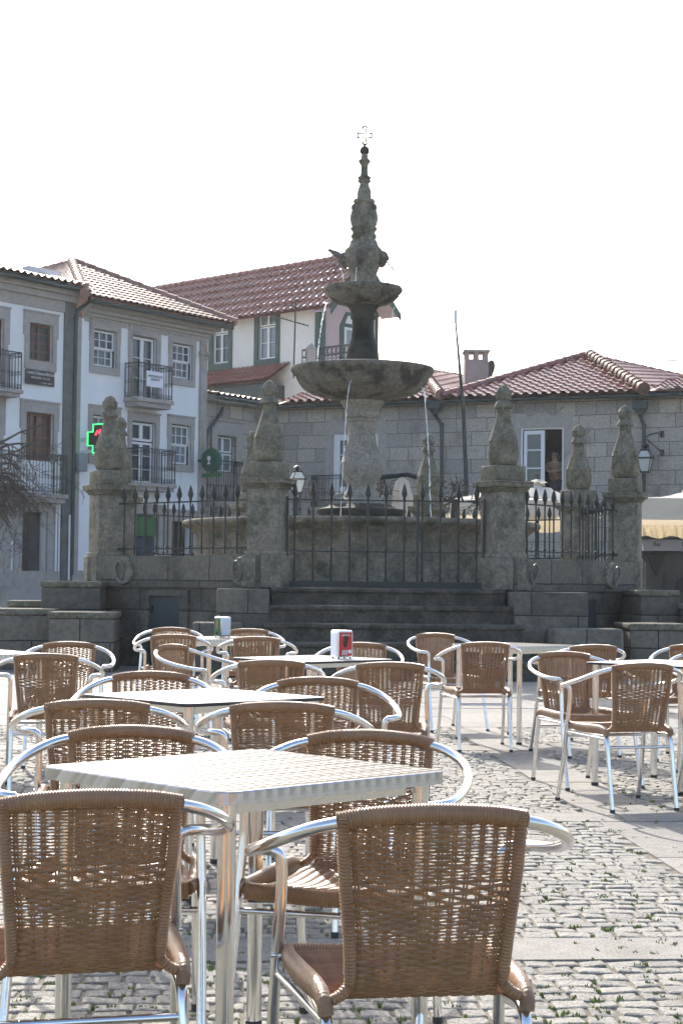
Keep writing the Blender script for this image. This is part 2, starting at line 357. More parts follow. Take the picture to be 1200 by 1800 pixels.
# moss tufts in the joints near the camera
ms=MB()
for i in range(900):
    y=4.4+rnd.random()**1.6*6; x=rnd.uniform(-.22,.22)*y
    for k in range(7):
        a=rnd.random()*6.3; r_=rnd.random()*.016; h=rnd.uniform(.006,.015); px_,py_=x+r_*cos(a),y+r_*sin(a); s_=rnd.uniform(.004,.009)
        ms.add([(px_-s_,py_,-.012),(px_+s_,py_,-.012),(px_+rnd.uniform(-.006,.006),py_+rnd.uniform(-.006,.006),h-.004)],[(0,1,2)])
tag(ms.build('moss','moss'),'small green tufts of moss growing between the cobbles','moss',kind='stuff')

# ------------------------------------------------------------------ wicker chair
def spath():  # centre line of the woven shell from top bar to front roll: (y,z,halfwidth)
    p=[(-.268,.772,.160),(-.262,.70,.157),(-.252,.62,.150),(-.238,.53,.141),(-.222,.462,.138),(-.20,.432,.142),(-.15,.420,.170),(-.05,.414,.185),(.06,.418,.192),(.16,.430,.196),(.200,.433,.196)]
    return cat_(p,10)
def sample(path,ds):
    out=[path[0]]; acc=0
    for i in range(1,len(path)):
        d=math.hypot(path[i][0]-path[i-1][0],path[i][1]-path[i-1][1]); 
        if d==0: continue
        t=ds-acc
        while t<=d:
            out.append(path[i-1].lerp(path[i],t/d)); t+=ds
        acc=d-(t-ds)
    return out
def bow(u,v): return -.022*(1-u*u)*max(0,1-v)
def coil(mb,path,r,pitch,n=10,ell=1,amp=.10,sub=2):
    # wrapped tube: rings that swell and shrink along the path
    P=[Vector(p) for p in path]; L=[0]
    for i in range(1,len(P)): L.append(L[-1]+(P[i]-P[i-1]).length)
    tot=L[-1]; N=int(tot/pitch)*sub*2; pts=[]; rs=[]; j=0
    rr=r if callable(r) else (lambda t:r)
    for i in range(N+1):
        s_=tot*i/N
        while j<len(L)-2 and L[j+1]<s_: j+=1
        t=(s_-L[j])/max(L[j+1]-L[j],1e-9); pts.append(P[j].lerp(P[j+1],t)); rs.append(rr(s_/tot)*(1+amp*cos(2*PI*s_/pitch)))
    mb.tube(pts,rs,n,ell=ell)
def make_chair():
    t=thing('wicker_chair','x','chair',group='brown wicker and aluminium cafe chairs')
    # weave
    path=spath(); rows=sample(path,.0064); wv=MB(); rd=random.Random(11)
    NS=12; tot=len(rows); hb=next(i for i,p in enumerate(rows) if p.x>-.21 and p.y<.45)
    def pt(u,i,off=0):
        i=max(0,min(tot-1,i)); p=rows[i]; q=rows[min(i+1,tot-1)]; o=rows[max(i-1,0)]
        d=Vector((0,q.x-o.x,q.y-o.y)).normalized(); nrm=Vector((0,-d.z,d.y)) # normal
        return Vector((u*p.z,p.x+bow(u,i/hb),p.y))+nrm*off
    for i in range(2,tot-1):
        back=i<hb
        v=i/hb
        deco=back and .36<v<.50
        if back and not deco and rd.random()<.03: continue
        par=(i//3)%2 if deco else i%2
        pts=[]; rr=[]; m_=NS*4
        for k in range(m_+1):
            u=-1+2*k/m_; ph=u*NS/2*PI
            off=.0024*sin(ph+par*PI)+(0 if not deco else .003*sin(ph*.5+par*PI))
            a=pt(u,i,off)
            if back: a.z+=rd.uniform(-.0005,.0005)+(.004*sin(ph*.5+(i%3)*2.1) if deco else 0)
            pts.append(a)
            col_=int((u+1)/2*NS*.999); mid=abs(cos(ph))          # 1 between two stakes
            mask=sin(col_*1.7+v*5.1)+sin(col_*.9-v*9.3+1)+(1.1 if v<.34 else (-.5 if v<.62 else .0 if v<.86 else -1.2))+(.5 if abs(u)>.5 else 0)
            g_=max(0,min(1,mask*.55+.15+rd.uniform(-.25,.40))) if back else .15
            rr.append((.0034 if back else .0035)-(.0024*g_*mid**2 if (back and not deco) else 0))
        wv.tube(pts,rr,5,cap=False)
    for k in range(NS):
        u=-1+2*(k+.5)/NS
        for du in (-.02,.02):
            if abs(u+du)>1: continue
            wv.tube([pt(u+du,i) for i in range(0,tot,4)],.0022,4,cap=False)
    wv.build('woven_shell','wicker',t,60)
    # seat underlay strip (the seat weave is dense)
    # wrapped borders
    for s_ in (-1,1):
        bd=MB()
        side=[(s_*(q.z+.008),q.x-.002,q.y) for q in path if q.y>.455]
        side=side+[(s_*.148,-.222,.452),(s_*.164,-.225,.436),(s_*.180,-.222,.428),(s_*.188,-.215,.427)]
        coil(bd,cat_(side,2),lambda t_:.0175 if t_<.8 else .0150,.0068,9,ell=.7,amp=.10)
        bd.build('wrapped_border','wrap',t,70)
    tb=MB(); top=[(.176,-.262,.763),(.12,-.279,.774),(.06,-.288,.779),(0,-.291,.781),(-.06,-.288,.779),(-.12,-.279,.774),(-.176,-.262,.763)]
    coil(tb,cat_(top,4),.0180,.0060,12,amp=.07); tb.build('top_rail_wrap','wrap',t,70)
    # seat side rolls + front roll
    for s_ in (-1,1):
        sr=MB()
        pr=cat_([(s_*.190,-.236,.402),(s_*.193,-.225,.422),(s_*.196,-.17,.434),(s_*.205,-.05,.430),(s_*.213,.08,.428),(s_*.215,.17,.432),(s_*.208,.20,.428)],5)
        coil(sr,pr,lambda t_:.019+.007*sin(PI*t_),.0085,10,ell=.75,amp=.02)
        sr.build('seat_side_roll','seat',t,70)
    fr=MB(); coil(fr,[(-.208,.203,.424),(0,.207,.416),(.208,.203,.424)],.022,.0066,10,amp=.07)
    fr.build('seat_roll','wrap',t,70)
    # aluminium tubes
    for s_ in (-1,1):
        fl=cat_([(s_*.170,-.264,.762),(s_*.218,-.247,.750),(s_*.266,-.205,.728),(s_*.298,-.135,.702),(s_*.310,-.04,.680),(s_*.308,.05,.664),(s_*.296,.118,.655),(s_*.270,.150,.651),(s_*.244,.150,.648)],6)
        MB().tube(fl,.0125,12).build('arm_rail',M['metal'],t,70)
        lg=cat_([(s_*.252,.150,.648),(s_*.238,.148,.640),(s_*.232,.148,.615),(s_*.232,.150,.56),(s_*.235,.160,.49),(s_*.238,.172,.42),(s_*.244,.21,.22),(s_*.250,.268,.012)],5)
        l=MB().tube(lg,.0125,12).build('leg','metal',t,70)
        MB().tube([(s_*.250,.266,.018),(s_*.2503,.2685,0)],.0142,10).build('foot','foot',l)
        rl=cat_([(s_*.186,-.10,.395),(s_*.188,-.185,.404),(s_*.189,-.225,.39),(s_*.190,-.245,.33),(s_*.190,-.268,.2),(s_*.190,-.305,.012)],5)
        l=MB().tube(rl,.0125,12).build('leg','metal',t,70)
        MB().tube([(s_*.190,-.304,.018),(s_*.190,-.306,0)],.0142,10).build('foot','foot',l)
        MB().tube([(s_*.237,.176,.392),(s_*.190,-.228,.385)],.0085,8).tube([(s_*.214,.160,.43),(s_*.250,.165,.43)],.006,8).build('side_stretcher','metal',t,70)
    MB().tube([(-.236,.182,.37),(.236,.182,.37)],.0085,8).build('cross_stretcher','metal',t,70)
    MB().tube([(-.19,-.243,.34),(.19,-.243,.34)],.0085,8).build('cross_stretcher','metal',t,70)
    MB().tube([(-.195,-.215,.402),(-.20,.19,.402),(.20,.19,.402),(.195,-.215,.402)],.010,8).build('seat_frame','metal',t,70)
    return t
chair0=make_chair()
_used=[0]
def chair(x,y,deg,label):
    rz=R(deg)
    if not _used[0]:
        _used[0]=1; chair0.location=(x,y,0); chair0.rotation_euler=(0,0,rz); chair0['label']=label; return chair0
    return dup(chair0,(x,y,0),rz,label)
for a in [
 (-.548,3.62,14,'large foreground wicker chair with its back to us, cut off by the left edge'),
 (.135,3.456,8.5,'nearest whole wicker chair, its back to us, right of the nearest steel table leg'),
 (-.585,4.561,180,'wicker chair facing us at the far left side of the nearest steel table'),
 (.020,4.50,166,'wicker chair facing us at the far right side of the nearest steel table'),
 (-.861,6.20,5,'wicker chair with its back to us at the left of the second, pale table'),
 (-.193,6.18,-1,'wicker chair with its back to us at the right of the second, pale table'),
 (-.869,7.547,178,'wicker chair facing us behind the left corner of the second, pale table'),
 (-.063,7.203,187,'wicker chair facing us behind the right corner of the second, pale table'),
 (.255,9.31,2,'wicker chair with its back to us, right of and nearer than the red napkin box'),
 (-.396,9.446,6,'wicker chair with its back to us, left of and nearer than the red napkin box'),
 (-.87,11.146,-118,'wicker chair turned sideways at the left end of the table with the red napkin box'),
 (.116,11.771,173,'wicker chair facing us behind the red napkin box'),
 (-.65,13.438,2,'wicker chair with its back to us right of the green napkin box'),
 (-1.538,15.376,181,'far wicker chair facing us left of the green napkin box, beside the stone platform'),
 (-1.341,13.792,5,'wicker chair with its back to us left of the green napkin box'),
 (-.798,15.154,185,'far wicker chair facing us behind and right of the green napkin box'),
 (-1.687,9.941,6,'wicker chair with its back to us at the steel table on the left edge'),
 (-1.806,11.323,186,'wicker chair facing us behind the right corner of the steel table on the left edge'),
 (-2.66,11.6,183,'wicker chair at the far left edge of which only one arm shows'),
 (.900,14.358,200,'wicker chair facing us at the far left of the right-hand steel table'),
 (1.02,12.716,7,'wicker chair with its back to us, in front of the right-hand steel table'),
 (1.712,12.35,16,'wicker chair turned left at the right side of the right-hand steel table'),
 (1.49,10.45,200,'wicker chair facing us behind the left corner of the right edge pale table'),
 (1.548,9.488,17,'whole wicker chair with its back to us at the right, long shadow on the slabs'),
 (2.50,12.1,168,'wicker chair at the right edge of which only a glinting arm shows, the farther one'),
 (2.42,10.9,184,'wicker chair cut by the right edge, seen behind the right edge pale table'),
 (2.27,9.75,14,'wicker chair of which only one leg and arm show at the right edge'),
]: chair(*a)

# ------------------------------------------------------------------ cafe tables
ZT=.745
def make_table(kind,label):
    t=thing('cafe_table',label,'table',group='square cafe tables')
    h=.36; r_=.045
    poly=[]
    for cx,cy,a0 in ((h-r_,h-r_,0),(-h+r_,h-r_,90),(-h+r_,-h+r_,180),(h-r_,-h+r_,270)):
        for k in range(7): a=R(a0+k*15); poly.append((cx+r_*cos(a),cy+r_*sin(a)))
    m=MB()
    th=.030 if kind=='steel' else .012
    n=len(poly)
    lv=[(1,ZT-th),(1,ZT-.003),(.994,ZT)] if kind=='steel' else [(.994,ZT-th),(1,ZT-th+.003),(1,ZT-.003),(.995,ZT)]
    vs=[(x*s_,y*s_,z) for s_,z in lv for x,y in poly]; fs=[tuple(range(n))[::-1]]
    for i in range(len(lv)-1):
        for k in range(n): fs.append((i*n+k,i*n+(k+1)%n,(i+1)*n+(k+1)%n,(i+1)*n+k))
    if kind=='steel': fs.append(tuple(range((len(lv)-1)*n,len(lv)*n)))
    m.add(vs,fs)
    top=m.build('tabletop','steel' if kind=='steel' else 'edge_dark',t,30)
    if kind!='steel':
        m2=MB(); vs=[(x*.995,y*.995,ZT+.0008) for x,y in poly]; m2.add(vs,[tuple(range(n))]); m2.prism([(x*.992,y*.992) for x,y in poly],ZT-.001,ZT+.001); MB.build(m2,'surface','laminate',top)
    fr=MB()
    for sx,sy in ((1,0),(-1,0),(0,1),(0,-1)):
        if sx: fr.box(sx*.285-.012,sx*.285+.012,-.27,.27,ZT-th-.028,ZT-th-.001)
        else: fr.box(-.27,.27,sy*.285-.012,sy*.285+.012,ZT-th-.0285,ZT-th-.0012)
    fr.build('under_frame','metal',t)
    for sx in (-1,1):
        for sy in (-1,1):
            l=MB().tube([(sx*.308,sy*.308,ZT-th-.001),(sx*.309,sy*.309,.35),(sx*.310,sy*.310,.012)],.0205,16).build('leg','metal',t,70)
            MB().tube([(sx*.310,sy*.310,.02),(sx*.310,sy*.310,0)],.0225,12).build('foot','foot',l)
    return t
tb1=make_table('steel','machined steel table with rounded corners, the nearest and largest')
tb1.location=(-.235,4.24,0); tb1.rotation_euler=(0,0,R(43.5))
tb2=make_table('lam','pale-topped table with a thin dark edge, second behind the nearest steel table')
tb2.location=(-.55,6.95,0); tb2.rotation_euler=(0,0,R(42))
dup(tb2,(-.17,10.55,0),R(44),'pale-topped dark-edged table carrying the red napkin box')
dup(tb2,(1.99,10.42,0),R(45),'pale-topped dark-edged table cut by the right edge of the view')
dup(tb1,(-1.03,14.4,0),R(40),'far steel table carrying the green napkin box')
dup(tb1,(-2.34,10.95,0),R(38),'steel table cut by the left edge of the view')
dup(tb1,(1.37,13.45,0),R(44),'steel table on the right nearest the fountain steps, standing among three chairs')

# ------------------------------------------------------------------ napkin boxes
def napkin(px,py,deg,h,card,label,Y):
    p=at(px,py,Y)
    t=thing('napkin_dispenser',label,'napkin box',(p.x,Y,ZT+.001),R(deg),'metal napkin boxes')
    w_=.052;
    MB().box(-w_,w_,-w_,w_,.008,h,bev=.010).build('case','steelbox',t,40)
    for sx in (-1,1):
        for sy in (-1,1): MB().tube([(sx*.04,sy*.04,0),(sx*.04,sy*.04,.012)],.006,8).build('foot','foot',t)
    f=MB().box(-w_+.008,w_-.008,-w_-.0025,-w_+.001,.018,h-.012).build('card',card,t)
    # printed ice lolly on the card
    cc='choc' if card=='pred' else 'stick'
    el=[(.0+ .017*cos(a)+ .006*(1 if sin(a)>0 else -1)*.5,.085+.034*sin(a)) for a in [2*PI*k/20 for k in range(20)]]
    el=[(x,z*h/.13) for x,z in el]
    MB().extr([(x,z) for x,z in el],-w_-.0042,-w_-.0026).build('printed_lolly',cc,f)
    st=MB()
    if card=='pred':
        for k in (-.026,-.012,.002): MB().extr([(k,.025),(k+.007,.025),(k+.012,.055),(k+.005,.055)],-w_-.0043,-w_-.0027).build('printed_stripe','wtext',f)
        st.lathe([(.012,-.001),(.012,.001)],20,T=Matrix.Translation((.028,-w_-.0036,.045))@Matrix.Rotation(PI/2,4,'X'))
        st.box(-.02,.022,-w_-.0043,-w_-.0027,h-.026,h-.0235); st.box(-.03,.034,-w_-.0043,-w_-.0027,h-.034,h-.031)
        st.build('printed_marks','wtext',f)
    else:
        st.extr([(.014*cos(a),.036+.010*sin(a)) for a in [2*PI*k/16 for k in range(16)]],-w_-.0047,-w_-.0043).build('printed_badge','blk',f)
    MB().box(-w_-.0025,-w_+.001,-w_+.010,w_-.010,.020,h-.018).build('napkins','paper',t)
    MB().box(w_-.001,w_+.0025,-w_+.010,w_-.010,.020,h-.018).build('napkins','paper',t)
    return t
napkin(600,1158,27,.175,'pred','steel napkin box with a red ice lolly card standing on the middle table',10.55)
napkin(391,1117,-52,.175,'pgreen','steel napkin box with a green card standing on a far table',14.45)

# ------------------------------------------------------------------ fountain, platform, pillars, railings
FC=Vector((.295,27.3,0)); PHI=.0814; RO=4.225; ZP=1.14; ZW=1.585
def okt(k,r=RO): a=-PI/2+PI/8+k*PI/4; return (r*cos(a),r*sin(a))   # k=0 front right vertex, -1 front left
OC=[okt(k) for k in range(8)]
plat=thing('stone_platform','eight-sided dark stone platform with parapet and front steps carrying the fountain','platform',FC,PHI)
RB=RO+.26
def edge_T(k,r):      # frame of face k (between vertex k-1 and k): x along the face, y outward, origin mid face
    a=-PI/2+k*PI/4; d=r*cos(PI/8); return Matrix.Translation((d*cos(a),d*sin(a),0))@Matrix.Rotation(a-PI/2,4,'Z')
m=MB(); m.prism([okt(k,RB) for k in range(8)],0,ZP); m.build('base_wall','base',plat)
pv=MB(); pv.prism([okt(k,RB-.55) for k in range(8)],ZP,ZP+.012); pv.build('floor','slab',plat)
for k in range(1,8):
    T=edge_T(k,RB+.05); L=2*(RB+.05)*sin(PI/8)
    MB().add([(-L/2,0,ZP),(L/2,0,ZP),(L/2-.19,-.46,ZP),(-L/2+.19,-.46,ZP),(-L/2,0,ZW),(L/2,0,ZW),(L/2-.19,-.46,ZW),(-L/2+.19,-.46,ZW)],[(0,1,2,3),(4,7,6,5),(1,0,4,5),(2,1,5,6),(3,2,6,7),(0,3,7,4)],T).build('parapet','base',plat)
# steps
for i in range(5):
    z1=ZP+.02-i*.232; z0=z1-.232 if i<4 else 0; yf=-3.92-.40-i*.36; hw=1.57+i*.06; 
    s_=MB(); s_.box(-hw,hw,yf,-3.6,z0,z1-.075); s_.box(-hw-.015,hw+.015,yf-.03,-3.6,z1-.073,z1,bev=.025); s_.build('step','step',plat,50)
# cheek blocks and low benches beside the steps
def blk(name,x0,x1,y0,y1,z0,z1,m_='base',bev=.02): return MB().box(x0,x1,y0,y1,z0,z1,bev=bev).build(name,m_,plat,50)
blk('cheek_block',-2.30,-1.62,-4.75,-3.9,0,ZP-.005); blk('cheek_block',1.62,2.62,-4.78,-3.9,0,ZP-.01)
blk('bench_block',-2.62,-1.97,-5.25,-4.76,0,.70,bev=.04); blk('bench_block',2.02,2.98,-5.30,-4.80,0,.66,bev=.05)
for k,lab,dx in ((-1,'left',.10),(1,'right',-.05)):
    T=edge_T(k,RB)
    fr=MB().box(dx-.47,dx-.31,0,.05,0,1.02,T).box(dx+.31,dx+.47,0,.05,0,1.02,T).box(dx-.47,dx+.47,0,.052,1.02,1.10,T).build('door_surround','base',plat)
    d=MB().box(dx-.305,dx+.305,0,.025,.05,1.0,T).build('metal_door','door_grey',plat)
    MB().box(dx-.26,dx-.24,.025,.04,.5,.6,T).box(dx+.24,dx+.28,.025,.04,.78,.88,T).build('hinge','iron',d)
# mooring style ring discs on the parapet
for k,px_ in ((-1,-1.42),(-1,.92),(1,-.74),(1,1.42)):
    T=edge_T(k,RB+.05)@Matrix.Translation((px_,0,ZP+.23))@Matrix.Rotation(-PI/2,4,'X')
    d=MB().lathe([(0,0),(.195,0),(.20,.02),(.185,.05),(.10,.055),(.085,.04),(0,.04)],28,T).build('ring_disc','fstone',plat,50)
    T2=edge_T(k,RB+.05)@Matrix.Translation((px_,.075,ZP+.235))
    MB().tube([T2@Vector((.075*sin(a),.03+.03*cos(a),.13*cos(a))) for a in [2*PI*i/18 for i in range(18)]],.016,7,closed=True).build('ring','ringm',d,60)
# outlying blocks of the same platform (stone benches at either side)
def sblock(label,x0,x1,y0,y1,z1,m_='base'):
    o=thing('stone_block',label,'stone block',((x0+x1)/2,(y0+y1)/2,0),PHI*.6); a=(x1-x0)/2; b=(y1-y0)/2
    MB().box(-a,a,-b,b,0,z1-.09,bev=.02).build('body','base',o,50); MB().box(-a-.015,a+.015,-b-.015,b+.015,z1-.088,z1,bev=.02).build('coping','lichen',o,50); return o
sblock('tall squared stone block left of the platform behind the wicker chairs',-4.25,-3.42,24.1,25.5,1.215)
sblock('low bench-like stone ledge against the platform at the left',-3.92,-3.05,22.9,23.9,.80)
sblock('long low dark stone wall running out of the left edge',-8.5,-3.94,23.2,24.0,.83)
sblock('small stone block standing on the long low wall at left',-4.75,-4.30,24.4,25.0,.93)
sblock('tall squared stone block right of the platform at the right edge',4.22,4.78,24.3,25.6,1.17)
sblock('low bench-like stone ledge against the platform at the right',3.85,4.65,22.9,23.9,.72)
sblock('stone wall beyond the tall block, cut by the right edge',4.80,9,24.0,24.7,.98)

def make_pillar():
    t=thing('stone_pillar','x','stone pillar',group='pillars with carved finials round the fountain')
    MB().box(-.28,.28,-.28,.28,ZP+.01,ZW+.005,bev=.012).build('plinth','fstone',t,50)
    s_=MB().box(-.225,.225,-.225,.225,ZW+.005,2.50,bev=.012).box(-.245,.245,-.245,.245,ZW+.004,ZW+.06,bev=.01); s_.build('shaft','fstone',t,50)
    c=MB()
    for h,z0,z1 in ((.245,2.50,2.53),(.27,2.53,2.56),(.305,2.56,2.62),(.31,2.62,2.645),(.235,2.645,2.65)): c.box(-h,h,-h,h,z0,z1,bev=.008)
    c.build('cornice','lichen',t,50)
    MB().box(-.228,.228,-.228,.228,2.65,2.86,bev=.015).build('die','lichen',t,50)
    f=MB()
    def md(a,z): return (.15*(abs(cos(a*3))-.7) if z<3.30 else .10*(abs(cos(a*3))-.7)) if 2.9<z<3.6 else (.16*(abs(cos(a*4))-.5) if z>3.72 else 0)
    f.lathe([(.155,2.86),(.185,2.88),(.21,2.95),(.218,3.03),(.215,3.10),(.20,3.19),(.21,3.205),(.20,3.22),(.178,3.30),(.15,3.39),(.118,3.48),(.098,3.56),(.09,3.64),(.088,3.665),(.128,3.665),(.13,3.69),(.105,3.73),(.085,3.76),(.072,3.775),(.095,3.79),(.108,3.83),(.108,3.87),(.112,3.885),(.095,3.90),(.075,3.94),(.04,3.975),(.01,3.99)],48,mod=md)
    f.build('finial','lichen',t,55)
    return t
pil=make_pillar()
plab={0:'weathered pillar with bottle-shaped finial right of the front gate',7:'weathered pillar with bottle-shaped finial left of the front gate, lamp post beside it',6:'leftmost weathered pillar with finial, in front of the green cross sign',1:'rightmost weathered pillar with finial, at the end of the right railing',5:'rear pillar whose finial peeps out behind the leftmost pillar',2:'rear pillar seen between the two right-hand pillars through the railing',4:'rear pillar mostly hidden behind the pillar left of the gate',3:'rear pillar seen beyond the basin behind the falling water'}
first=True
for k in (0,7,6,1,5,2,4,3):
    x,y=OC[k]; p=Matrix.Rotation(PHI,4,'Z')@Vector((x,y,0))+FC; rz=PHI+(-PI/2+PI/8+k*PI/4)+PI/2
    if first: pil.location=p; pil.rotation_euler=(0,0,rz); pil['label']=plab[k]; first=False
    else: dup(pil,p,rz,plab[k])
# railings
def spear(mb,x,z0,zt,r=.013):
    mb.tube([(x,0,z0),(x,0,zt-.24)],r,8)
    mb.lathe([(.014,zt-.25),(.024,zt-.235),(.014,zt-.22),(.016,zt-.205),(.036,zt-.16),(.040,zt-.13),(.026,zt-.06),(.004,zt)],8,T=Matrix.Translation((x,0,0)))
def railing(k,label,gate=False):
    d=RO*cos(PI/8); a=-PI/2+k*PI/4; pos=Matrix.Rotation(PHI,4,'Z')@Vector((d*cos(a),d*sin(a),0))+FC
    t=thing('iron_gate' if gate else 'iron_railing',label,'gate' if gate else 'railing',pos,PHI+a+PI/2,None if gate else 'spear-topped iron railings round the fountain')
    z0=ZP+.02 if gate else ZW; hw=RO*sin(PI/8)-.24; n=11 if gate else 12
    for i in range(n):
        x=-hw+2*hw*(i+.5)/n
        b=MB(); spear(b,x,z0+.03,2.60 if not(gate and i%2) else 2.60,.0145 if gate else .012)
        for zr in ((2.36,1.655,1.24) if gate else (2.36,ZW+.11)): b.lathe([(.012,zr+.012),(.026,zr+.03),(.012,zr+.05)],8,T=Matrix.Translation((x,0,0)))
        b.build('spear_bar','iron',t,50)
    for zr in ((2.36,1.655,1.24) if gate else (2.36,ZW+.11)):
        MB().box(-hw-.06,hw+.06,-.016,.016,zr-.010,zr+.010).build('rail','iron',t)
    if gate:
        MB().box(.42,.455,-.022,.022,z0,2.38).build('meeting_stile','iron',t); MB().box(-hw,hw,-.02,.02,z0+.0,z0+.09).build('bottom_plate','iron',t)
        for s_ in (-1,1): MB().box(s_*(hw-.02)-.018,s_*(hw-.02)+.018,-.019,.019,z0,2.40).build('hanging_stile','iron',t)
railing(0,'closed spear-topped iron gate at the head of the fountain steps',True)
for k,l in ((-1,'front left iron railing between the leftmost and gate pillars'),(1,'front right iron railing between the gate and rightmost pillars'),(2,'iron railing on the right side of the platform seen nearly end-on'),(-2,'iron railing on the left side of the platform seen nearly end-on'),(3,'rear right iron railing seen beyond the basin'),(-3,'rear left iron railing seen beyond the basin'),(4,'rear iron railing seen over the basin rim')): railing(k,l)

# fountain proper
ft=thing('fountain','tall grey stone fountain with two stacked bowls and a cross-topped spire','fountain',FC+Vector((.02,0,0)),PHI)
def zat(py): return at(636,py,27.3).z
K=27.3/F
def prof(l): return [(hw*K,zat(y)) for y,hw in l]
b=MB(); 
rp=[(2.62,ZP),(2.72,ZP+.02),(2.72,ZP+.12),(2.62,ZP+.16),(2.60,1.95),(2.63,1.99),(2.70,2.03),(2.72,2.06),(2.82,2.09),(2.85,2.12),(2.85,2.17),(2.83,2.19),(2.60,2.19),(2.57,2.16),(2.55,1.9)]
def rib(a,z):
    f=(a*16/(2*PI))%1; return .012 if f<.14 and ZP+.1<z<2.0 else 0
b.lathe(rp,128,mod=rib,cap=False); b.build('basin','fstone',ft,50)
MB().lathe([(0.01,2.02),(2.56,2.02)],64,cap=False).build('water_surface','pool',ft)
MB().lathe(prof([(935,70),(905,76),(900,79),(896,78),(892,62),(887,52)]),40).build('dark_foot','fwet',ft,50)
MB().lathe(prof([(888,50),(884,50),(880,46),(876,33),(872,31)]),8).build('plinth','fpale',ft,50)
fl=lambda a,z:.09*abs(cos(a*12))-.05 if zat(846)<z<zat(817) else 0
MB().lathe(prof([(873,31),(866,30),(862,25),(854,25),(848,28),(842,31),(836,34),(828,36.5),(819,37),(817,37.5),(813,37.5),(812,36),(803,33.5),(792,30),(782,26.5),(770,24.5),(756,23.5),(744,24.3),(743,26),(739,27.5),(736,26.5),(735,29.5),(729,31.5),(722,31.5),(720,30),(716,33),(708,38),(700,42)]),72,mod=fl).build('lower_stem','fpale',ft,45)
# carved relief bosses on the stem
rl=MB()
for k in range(8):
    a=2*PI*k/8+.2
    for (py,hw,s_) in ((797,30,.045),(786,27,.035)):
        rl.lathe([(.001,-s_),(s_*.8,-s_*.5),(s_,0),(s_*.8,s_*.5),(.001,s_)],10,T=Matrix.Translation((hw*K*cos(a+py*.01)*.97,hw*K*sin(a+py*.01)*.97,zat(py)))@Matrix.Scale(1.5,4,(0,0,1)))
rl.build('carved_relief','fpale',ft,60)
for a in (PI*1.12,-PI*.12,PI*.5):
    MB().lathe([(.001,-.10),(.08,-.08),(.10,0),(.08,.07),(.001,.10)],14,T=Matrix.Translation((.42*cos(a),.42*sin(a),zat(879)))).build('scroll','fpale',ft,60)
MB().lathe(prof([(706,36),(704,50),(699,68),(693,90),(685,104),(676,111.5),(668,116),(662,118),(660,121.5),(658,122),(656,124.5),(652,126.5),(648,125.5),(647,121),(650,116),(660,108),(663,60),(663,28)]),96).build('large_bowl','bowl',ft,50)
MB().lathe([(.01,zat(655)),(111*K,zat(655))],48,cap=False).build('water_surface','pool',ft)
MB().lathe(prof([(662,30),(640,29),(628,28),(618,27),(606,24),(594,20),(582,18.5),(563,19),(561,21.5),(556,22),(553,20.5),(545,23),(540,27),(534,30)]),40,mod=lambda a,z:.05*abs(cos(a*4))-.02 if z<zat(566) else .02*cos(a*10)).build('middle_stem','fwet',ft,50)
MB().lathe(prof([(538,28),(536,36),(533,47),(528,55),(522,61),(517,63),(515,66),(510,68.5),(506,67.5),(505,63),(511,56),(514,25)]),64,mod=lambda a,z:.02*abs(cos(a*6))).build('small_bowl','bowl',ft,50)
MB().lathe(prof([(514,20),(494,21),(482,22.5),(472,26),(463,30),(455,32),(449,33),(444,31),(441,32),(438,30),(433,25.5),(428,23.5),(424,22.5),(423,20),(420,19.5),(419,21),(415,22),(412,20),(410,19),(406,20),(404,22.5),(401,23),(399,19)]),40,mod=lambda a,z:.05*abs(cos(a*2)) ).build('mask_block','fstone',ft,50)
for k in range(4):
    a=-PI/2-.30+k*PI/2; cx,cy=.30*cos(a),.30*sin(a)
    f=MB(); T=Matrix.Translation((cx,cy,zat(455)))@Matrix.Rotation(a,4,'Z')
    f.lathe([(.001,-.16),(.05,-.13),(.085,-.06),(.10,.01),(.095,.07),(.06,.11),(.001,.125)],14,T=T)
    f.lathe([(.001,-.04),(.03,-.02),(.028,.02),(.001,.05)],8,T=T@Matrix.Translation((.095,0,-.01)))
    for s_ in (-1,1): f.lathe([(.001,-.03),(.03,0),(.001,.03)],8,T=T@Matrix.Translation((.075,s_*.045,.045)))
    f.build('carved_mask','bowl',ft,60)
    MB().tube([T@Vector((.08,0,-.06)),T@Vector((.16,0,-.14)),T@Vector((.20,0,-.22))],.012,8).build('spout','iron',ft,60)
pq=[(400,19),(394,16.5),(376,15),(362,14),(360,13),(358,17),(354,18.5),(351,17),(350,11.5),(346,12),(340,12),(334,11),(327,8.5),(322,7.5),(321,10),(318,11.5),(316,9.5),(314,11),(311,11),(309,7),(300,5.8),(291,6),(288,8),(285,10),(282,10.5),(280,7),(274,5.5),(270,5)]
MB().lathe(prof(pq),32,mod=lambda a,z:.06*abs(cos(a*2))).build('spire','fstone',ft,50)
for s_ in (0,PI/2,PI,PI*1.5):
    a=s_-.15; T=Matrix.Translation((.165*cos(a),.165*sin(a),0))
    f=MB().lathe([(.03,zat(398)),(.05,zat(394)),(.062,zat(385)),(.055,zat(376)),(.035,zat(370)),(.045,zat(366)),(.04,zat(361)),(.01,zat(358))],12,T=T); f.build('carved_figure','fstone',ft,60)
zb=zat(265); MB().lathe([(.001+8.5*K*sin(PI*i/10),zb-8.5*K*cos(PI*i/10)) for i in range(11)],20).build('ball','fwet',ft,60)
cr=MB(); zc=zat(238); a_=12.5*K; w_=2.4*K; e_=4*K
arm=[]
for k in range(4):
    ca,sa=[(1,0),(0,1),(-1,0),(0,-1)][k]
    for (p,q) in ((w_,-w_),(a_*.72,-w_),(a_*.95,-e_),(a_,-e_),(a_,e_),(a_*.95,e_),(a_*.72,w_)): arm.append((p*ca-q*sa,p*sa+q*ca))
arm=[(x,z*1.25) for x,z in arm]
